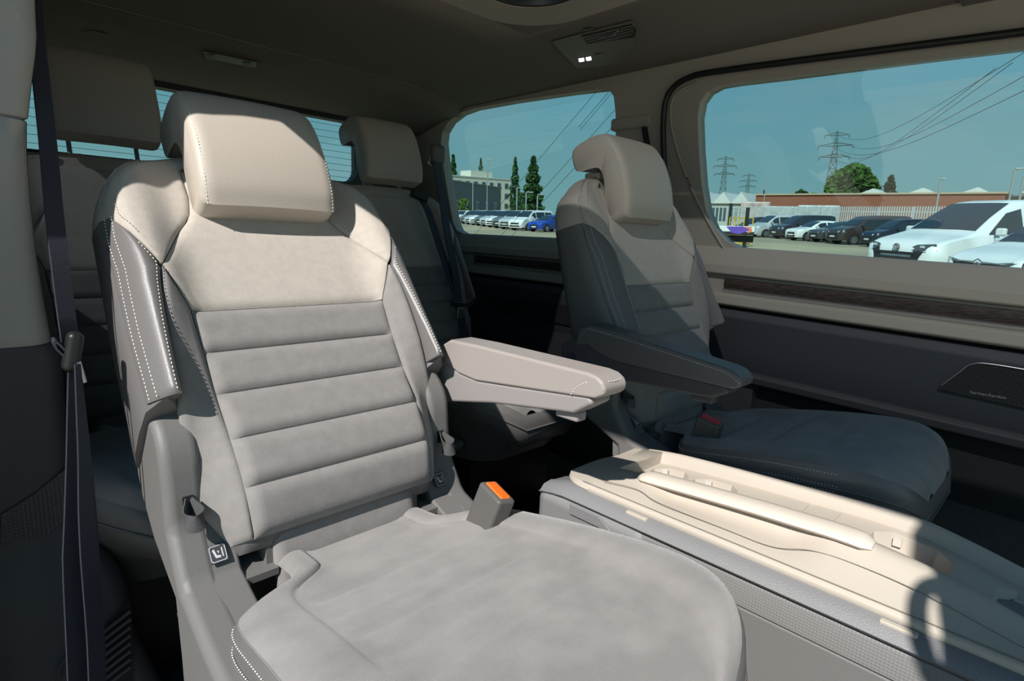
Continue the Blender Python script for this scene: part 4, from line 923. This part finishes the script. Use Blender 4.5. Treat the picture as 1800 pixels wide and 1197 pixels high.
for i in range(5):
    z = 5.1; x0 = 12+i*5.5
    prism('roof_light', [(0, 0), (1.6, 0), (.9, .75)], lambda a, b, x0=x0: (x0+a*2, 4, z+b), lambda a, b, x0=x0: (x0+a*2, 8, z+b), ROOFW, bk_)
gb, Lb = bld('glazed_hall', 'low hall with a glazed front and pale gabled roof, left of the brick building', 1222, 106, 1316, 104, 4.0, 10, mat('hall frame', (.40, .42, .40), .7))
for i in range(14): box('pane', (.5+i*Lb/14, -.03, 2.2), (Lb/14-.22, .05, 2.2), WIN, gb)
for i in range(3):
    x0 = i*Lb/3; prism('gable_roof', [(0, 0), (Lb/3, 0), (Lb/6, 1.9)], lambda a, b, x0=x0: (x0+a, -.4, 4.0+b), lambda a, b, x0=x0: (x0+a, 12, 4.0+b), ROOFW, gb)
tb, Lb = bld('tan_building', 'tan low building beyond the white van roof', 1752, 120, 1900, 110, 5.6, 10, mat('tan render', (.38, .28, .16), .9)); box('flat_roof', (Lb/2, 5, 5.7), (Lb+.6, 10.6, .25), SLATE, tb)
ht, Lb = bld('hotel_block', 'cream hotel block with rows of small square windows', 770, 160, 897, 176, 11.4, 8, CONC)
box('roof_plant', (Lb*.62, 4, 12.3), (Lb*.30, 5, 2.2), CONC, ht); box('roof_edge', (Lb/2, 4, 11.5), (Lb+.3, 8.3, .25), ROOFW, ht)
for r in range(3):
    for c in range(9):
        w_ = box('window', (1.4+c*(Lb-2.4)/8.3, -.05, 9.6-r*2.9), (1.35, .12, 1.5), mat('window frame', (.35, .38, .40), .5), ht); box('pane', (0, -.06, 0), (1.15, .06, 1.3), WIN, w_)
wh, Lb = bld('warehouse', 'dark grey clad warehouse in front of the hotel block', 770, 112, 880, 146, 7.7, 10, SLATE)
box('roof_edge', (Lb/2, 5, 7.8), (Lb+.4, 10.4, .25), mat('warehouse trim', (.2, .22, .23), .6), wh)
for c in range(6):
    w_ = box('window', (2.5+c*(Lb-4)/5.5, -.05, 3.2), (2.2, .12, 1.9), mat('window frame', (.35, .38, .40)), wh); box('pane', (0, -.06, 0), (2.0, .06, 1.4), WIN, w_)
for c in range(4): box('door', (5+c*(Lb-6)/4, -.05, 1.1), (1.6, .1, 2.2), BLACK, wh)

# ---- trees
def tree(u, dist, h, w_, label, kind='round', col=(.06, .12, .025), n=900, group=None):
    rnd = random.Random(u*13+h); root = empty('tree', label=label, cat='tree', group=group); put(root, G(u, dist))
    tube('trunk', [(0, 0, 0), (0, 0, h*.55)], w_*.05+.05, mat('bark', (.06, .045, .03), .9), root, 7)
    V, F = [], []
    for i in range(n):
        if kind == 'round':
            a = rnd.uniform(0, 6.283); zz = rnd.uniform(-1, 1); r = math.sqrt(1-zz*zz)*(.72+.28*rnd.random()**.5)*(1+.16*math.sin(3*a+zz*4)); c = Vector((r*math.cos(a)*w_/2, r*math.sin(a)*w_/2, h*.56+zz*h*.44*(.85+.15*rnd.random())))
        else:
            f = rnd.random()**.8; a = rnd.uniform(0, 6.283); r = (1-f)**.75*(.55+.45*rnd.random())*(1+.25*math.sin(f*40)); c = Vector((r*math.cos(a)*w_/2, r*math.sin(a)*w_/2, h*(.06+.94*f)))
        s = w_*rnd.uniform(.05, .11); d1 = Vector((rnd.gauss(0, 1), rnd.gauss(0, 1), rnd.gauss(0, 1))).normalized()*s; d2 = Vector((rnd.gauss(0, 1), rnd.gauss(0, 1), rnd.gauss(0, 1))).cross(d1).normalized()*s*.7
        k = len(V); V += [c-d1, c-d2, c+d1, c+d2]; F.append((k, k+1, k+2, k+3))
    fo = mesh('foliage', V, F, mat('leaves %.2f %.2f' % col[:2], col, .8, 0, 1, .3, .6, spec=.1), root, smooth=False); fo['kind'] = 'stuff'
    return root
tree(1491, 110, 10.4, 7.2, 'broad round green tree behind the brick building', n=2600)
tree(1556, 124, 9.4, 5.0, 'dark pine tree right of the broad round tree', 'cone', (.03, .055, .03), 1100)
tree(1403, 135, 7.6, 4.4, 'small dark tree left of the large pylon', 'round', (.045, .085, .03))
tree(1427, 126, 6.6, 3.8, 'light green bush at the foot of the large pylon', 'round', (.10, .19, .03))
tree(1632, 108, 5.2, 3.2, 'yellowish clipped tree behind the brick building roof', 'round', (.17, .19, .05))
tree(1683, 112, 5.2, 2.9, 'green clipped tree beyond the white van roof', 'round', (.09, .15, .04))
tree(1338, 130, 7.3, 1.8, 'thin dark conifer above the gabled hall', 'cone', (.03, .055, .03), 400)
tree(797, 190, 19.5, 5.4, 'tall narrow tree rising behind the warehouse', 'cone', (.05, .11, .035), 1000)
tree(844.5, 210, 20.5, 4.4, 'slim tree rising behind the hotel roof plant', 'cone', (.05, .11, .035), 800)
tree(904, 108, 11.6, 2.9, 'slim poplar right of the hotel block', 'cone', (.045, .10, .035), 1000)
tree(935, 94, 10.4, 4.2, 'tall broad conifer between the hotel and the shaded seat', 'cone', (.045, .10, .03), 1900)
tree(916, 101, 5.2, 3.6, 'dark bush at the foot of the tall conifer', 'round', (.035, .08, .03), 700)
tree(815, 110, 4.3, 2.4, 'light green bush in front of the warehouse', 'round', (.10, .17, .03), 500)
tree(793, 113, 3.4, 2.2, 'low bush at the far corner of the warehouse', 'round', (.09, .13, .03), 400)
# ---- lamp posts and pylons
GAL = mat('galvanised steel', (.33, .36, .37), .5, metal=.3)
def lamp(u, dist, h, label, arm=.9, r=.09):
    o = empty('lamp_post', label=label, cat='lamp post'); put(o, G(u, dist), heading(u, 90)+math.pi)
    tube('column', [(0, 0, 0), (0, 0, h)], r, GAL, o, 8); box('lamp_head', (arm/2, 0, h+.05), (arm, .3, .14), GAL, o, .04); return o
lamp(856, 108, 11.0, 'tall lamp post in front of the hotel block', 1.1)
lamp(831, 107, 7.0, 'plain lamp post before the warehouse wall', .2)
lamp(908, 78, 4.9, 'lamp post beside the slim poplar', .5)
lamp(924, 74, 4.2, 'short lamp post before the tall conifer', .9)
lamp(944, 72, 3.9, 'short lamp post nearest the blue car', .9)
lamp(1643, 66, 5.4, 'lamp post behind the white van windscreen', .35)
lamp(1768, 70, 6.4, 'tall lamp post beside the tan building', 1.2); lamp(1786, 74, 6.0, 'slender lamp post over the white van roof', .2)
lamp(1340, 76, 6.8, 'thin mast above the gabled hall', .2, .06)
def pylon(u, dist, h, label, r=.14, arms=((.72, .15), (.84, .17), (.95, .12)), base=.13):
    root = empty('pylon', label=label, cat='pylon'); put(root, G(u, dist), heading(u, 90))
    def hw(f): return h*(base/2*(1-f)**1.4+.018) if f < .7 else h*(base/2*(.3)**1.4*(1-f)/.3+.018*(1-f)/.3+.003)
    PM = mat('pylon steel', (.10, .13, .13), .6); lv = [0, .14, .27, .39, .5, .6, .68, .76, .84, .92, 1]
    vs, fs = [], []
    def bar(p, q, rr):
        nonlocal vs, fs
        p, q = Vector(p), Vector(q); t_ = (q-p).normalized(); a = t_.cross(Vector((.3, .9, .2))).normalized()*rr; b_ = t_.cross(a).normalized()*rr; k = len(vs)
        vs += [p+a, p+b_, p-a, p-b_, q+a, q+b_, q-a, q-b_]; fs += [(k, k+1, k+5, k+4), (k+1, k+2, k+6, k+5), (k+2, k+3, k+7, k+6), (k+3, k, k+4, k+7)]
    cs = [(1, 1), (1, -1), (-1, -1), (-1, 1)]
    for a, b_ in zip(lv, lv[1:]):
        for i in range(4):
            c, d = cs[i], cs[(i+1) % 4]; P0 = lambda c, f: (c[0]*hw(f), c[1]*hw(f), h*f)
            bar(P0(c, a), P0(c, b_), r*1.3); bar(P0(c, a), P0(d, b_), r*.7); bar(P0(d, a), P0(c, b_), r*.7); bar(P0(c, b_), P0(d, b_), r*.7)
    mesh('lattice', vs, fs, PM, root, smooth=False)
    for f, w_ in arms:
        vs, fs = [], []
        for sg_ in (-1, 1):
            for yy in (-1, 1):
                bar((0, yy*hw(f), h*f), (sg_*h*w_, 0, h*f+h*.006), r*1.1); bar((0, yy*hw(f), h*(f+.035)), (sg_*h*w_, 0, h*f+h*.006), r*.9)
            bar((sg_*h*w_, 0, h*f), (sg_*h*w_, 0, h*(f-.03)), r*1.6)
        mesh('cross_arm', vs, fs, PM, root, smooth=False)
    return root
pylon(1452, 330, 44, 'large lattice pylon with three wide cross arms')
pylon(1266, 420, 42, 'lattice pylon rising above the glazed hall', .16)
pylon(1309, 640, 46, 'small distant pylon right of the hall roof', .2)
for i, (u1, v1, h0) in enumerate([(1760, 100, 42), (1800, 120, 38), (1800, 150, 36), (1720, 130, 33), (1690, 140, 31)]):
    a = G(1452+(i % 2)*14-6, 322, h0)
    r = _f*FPX+_r*(u1+60-900)+_u*(598.5-v1+20); b_ = r.normalized()*90
    o = tube('power_line', [a.lerp(b_, k/12)-Vector((0, 0, 6*math.sin(math.pi*k/12))) for k in range(13)], .055, BLACK, None, 4); o.matrix_world = OUT; tag(o, 'overhead power cable rising from the large pylon', 'cable', 'overhead power cables')
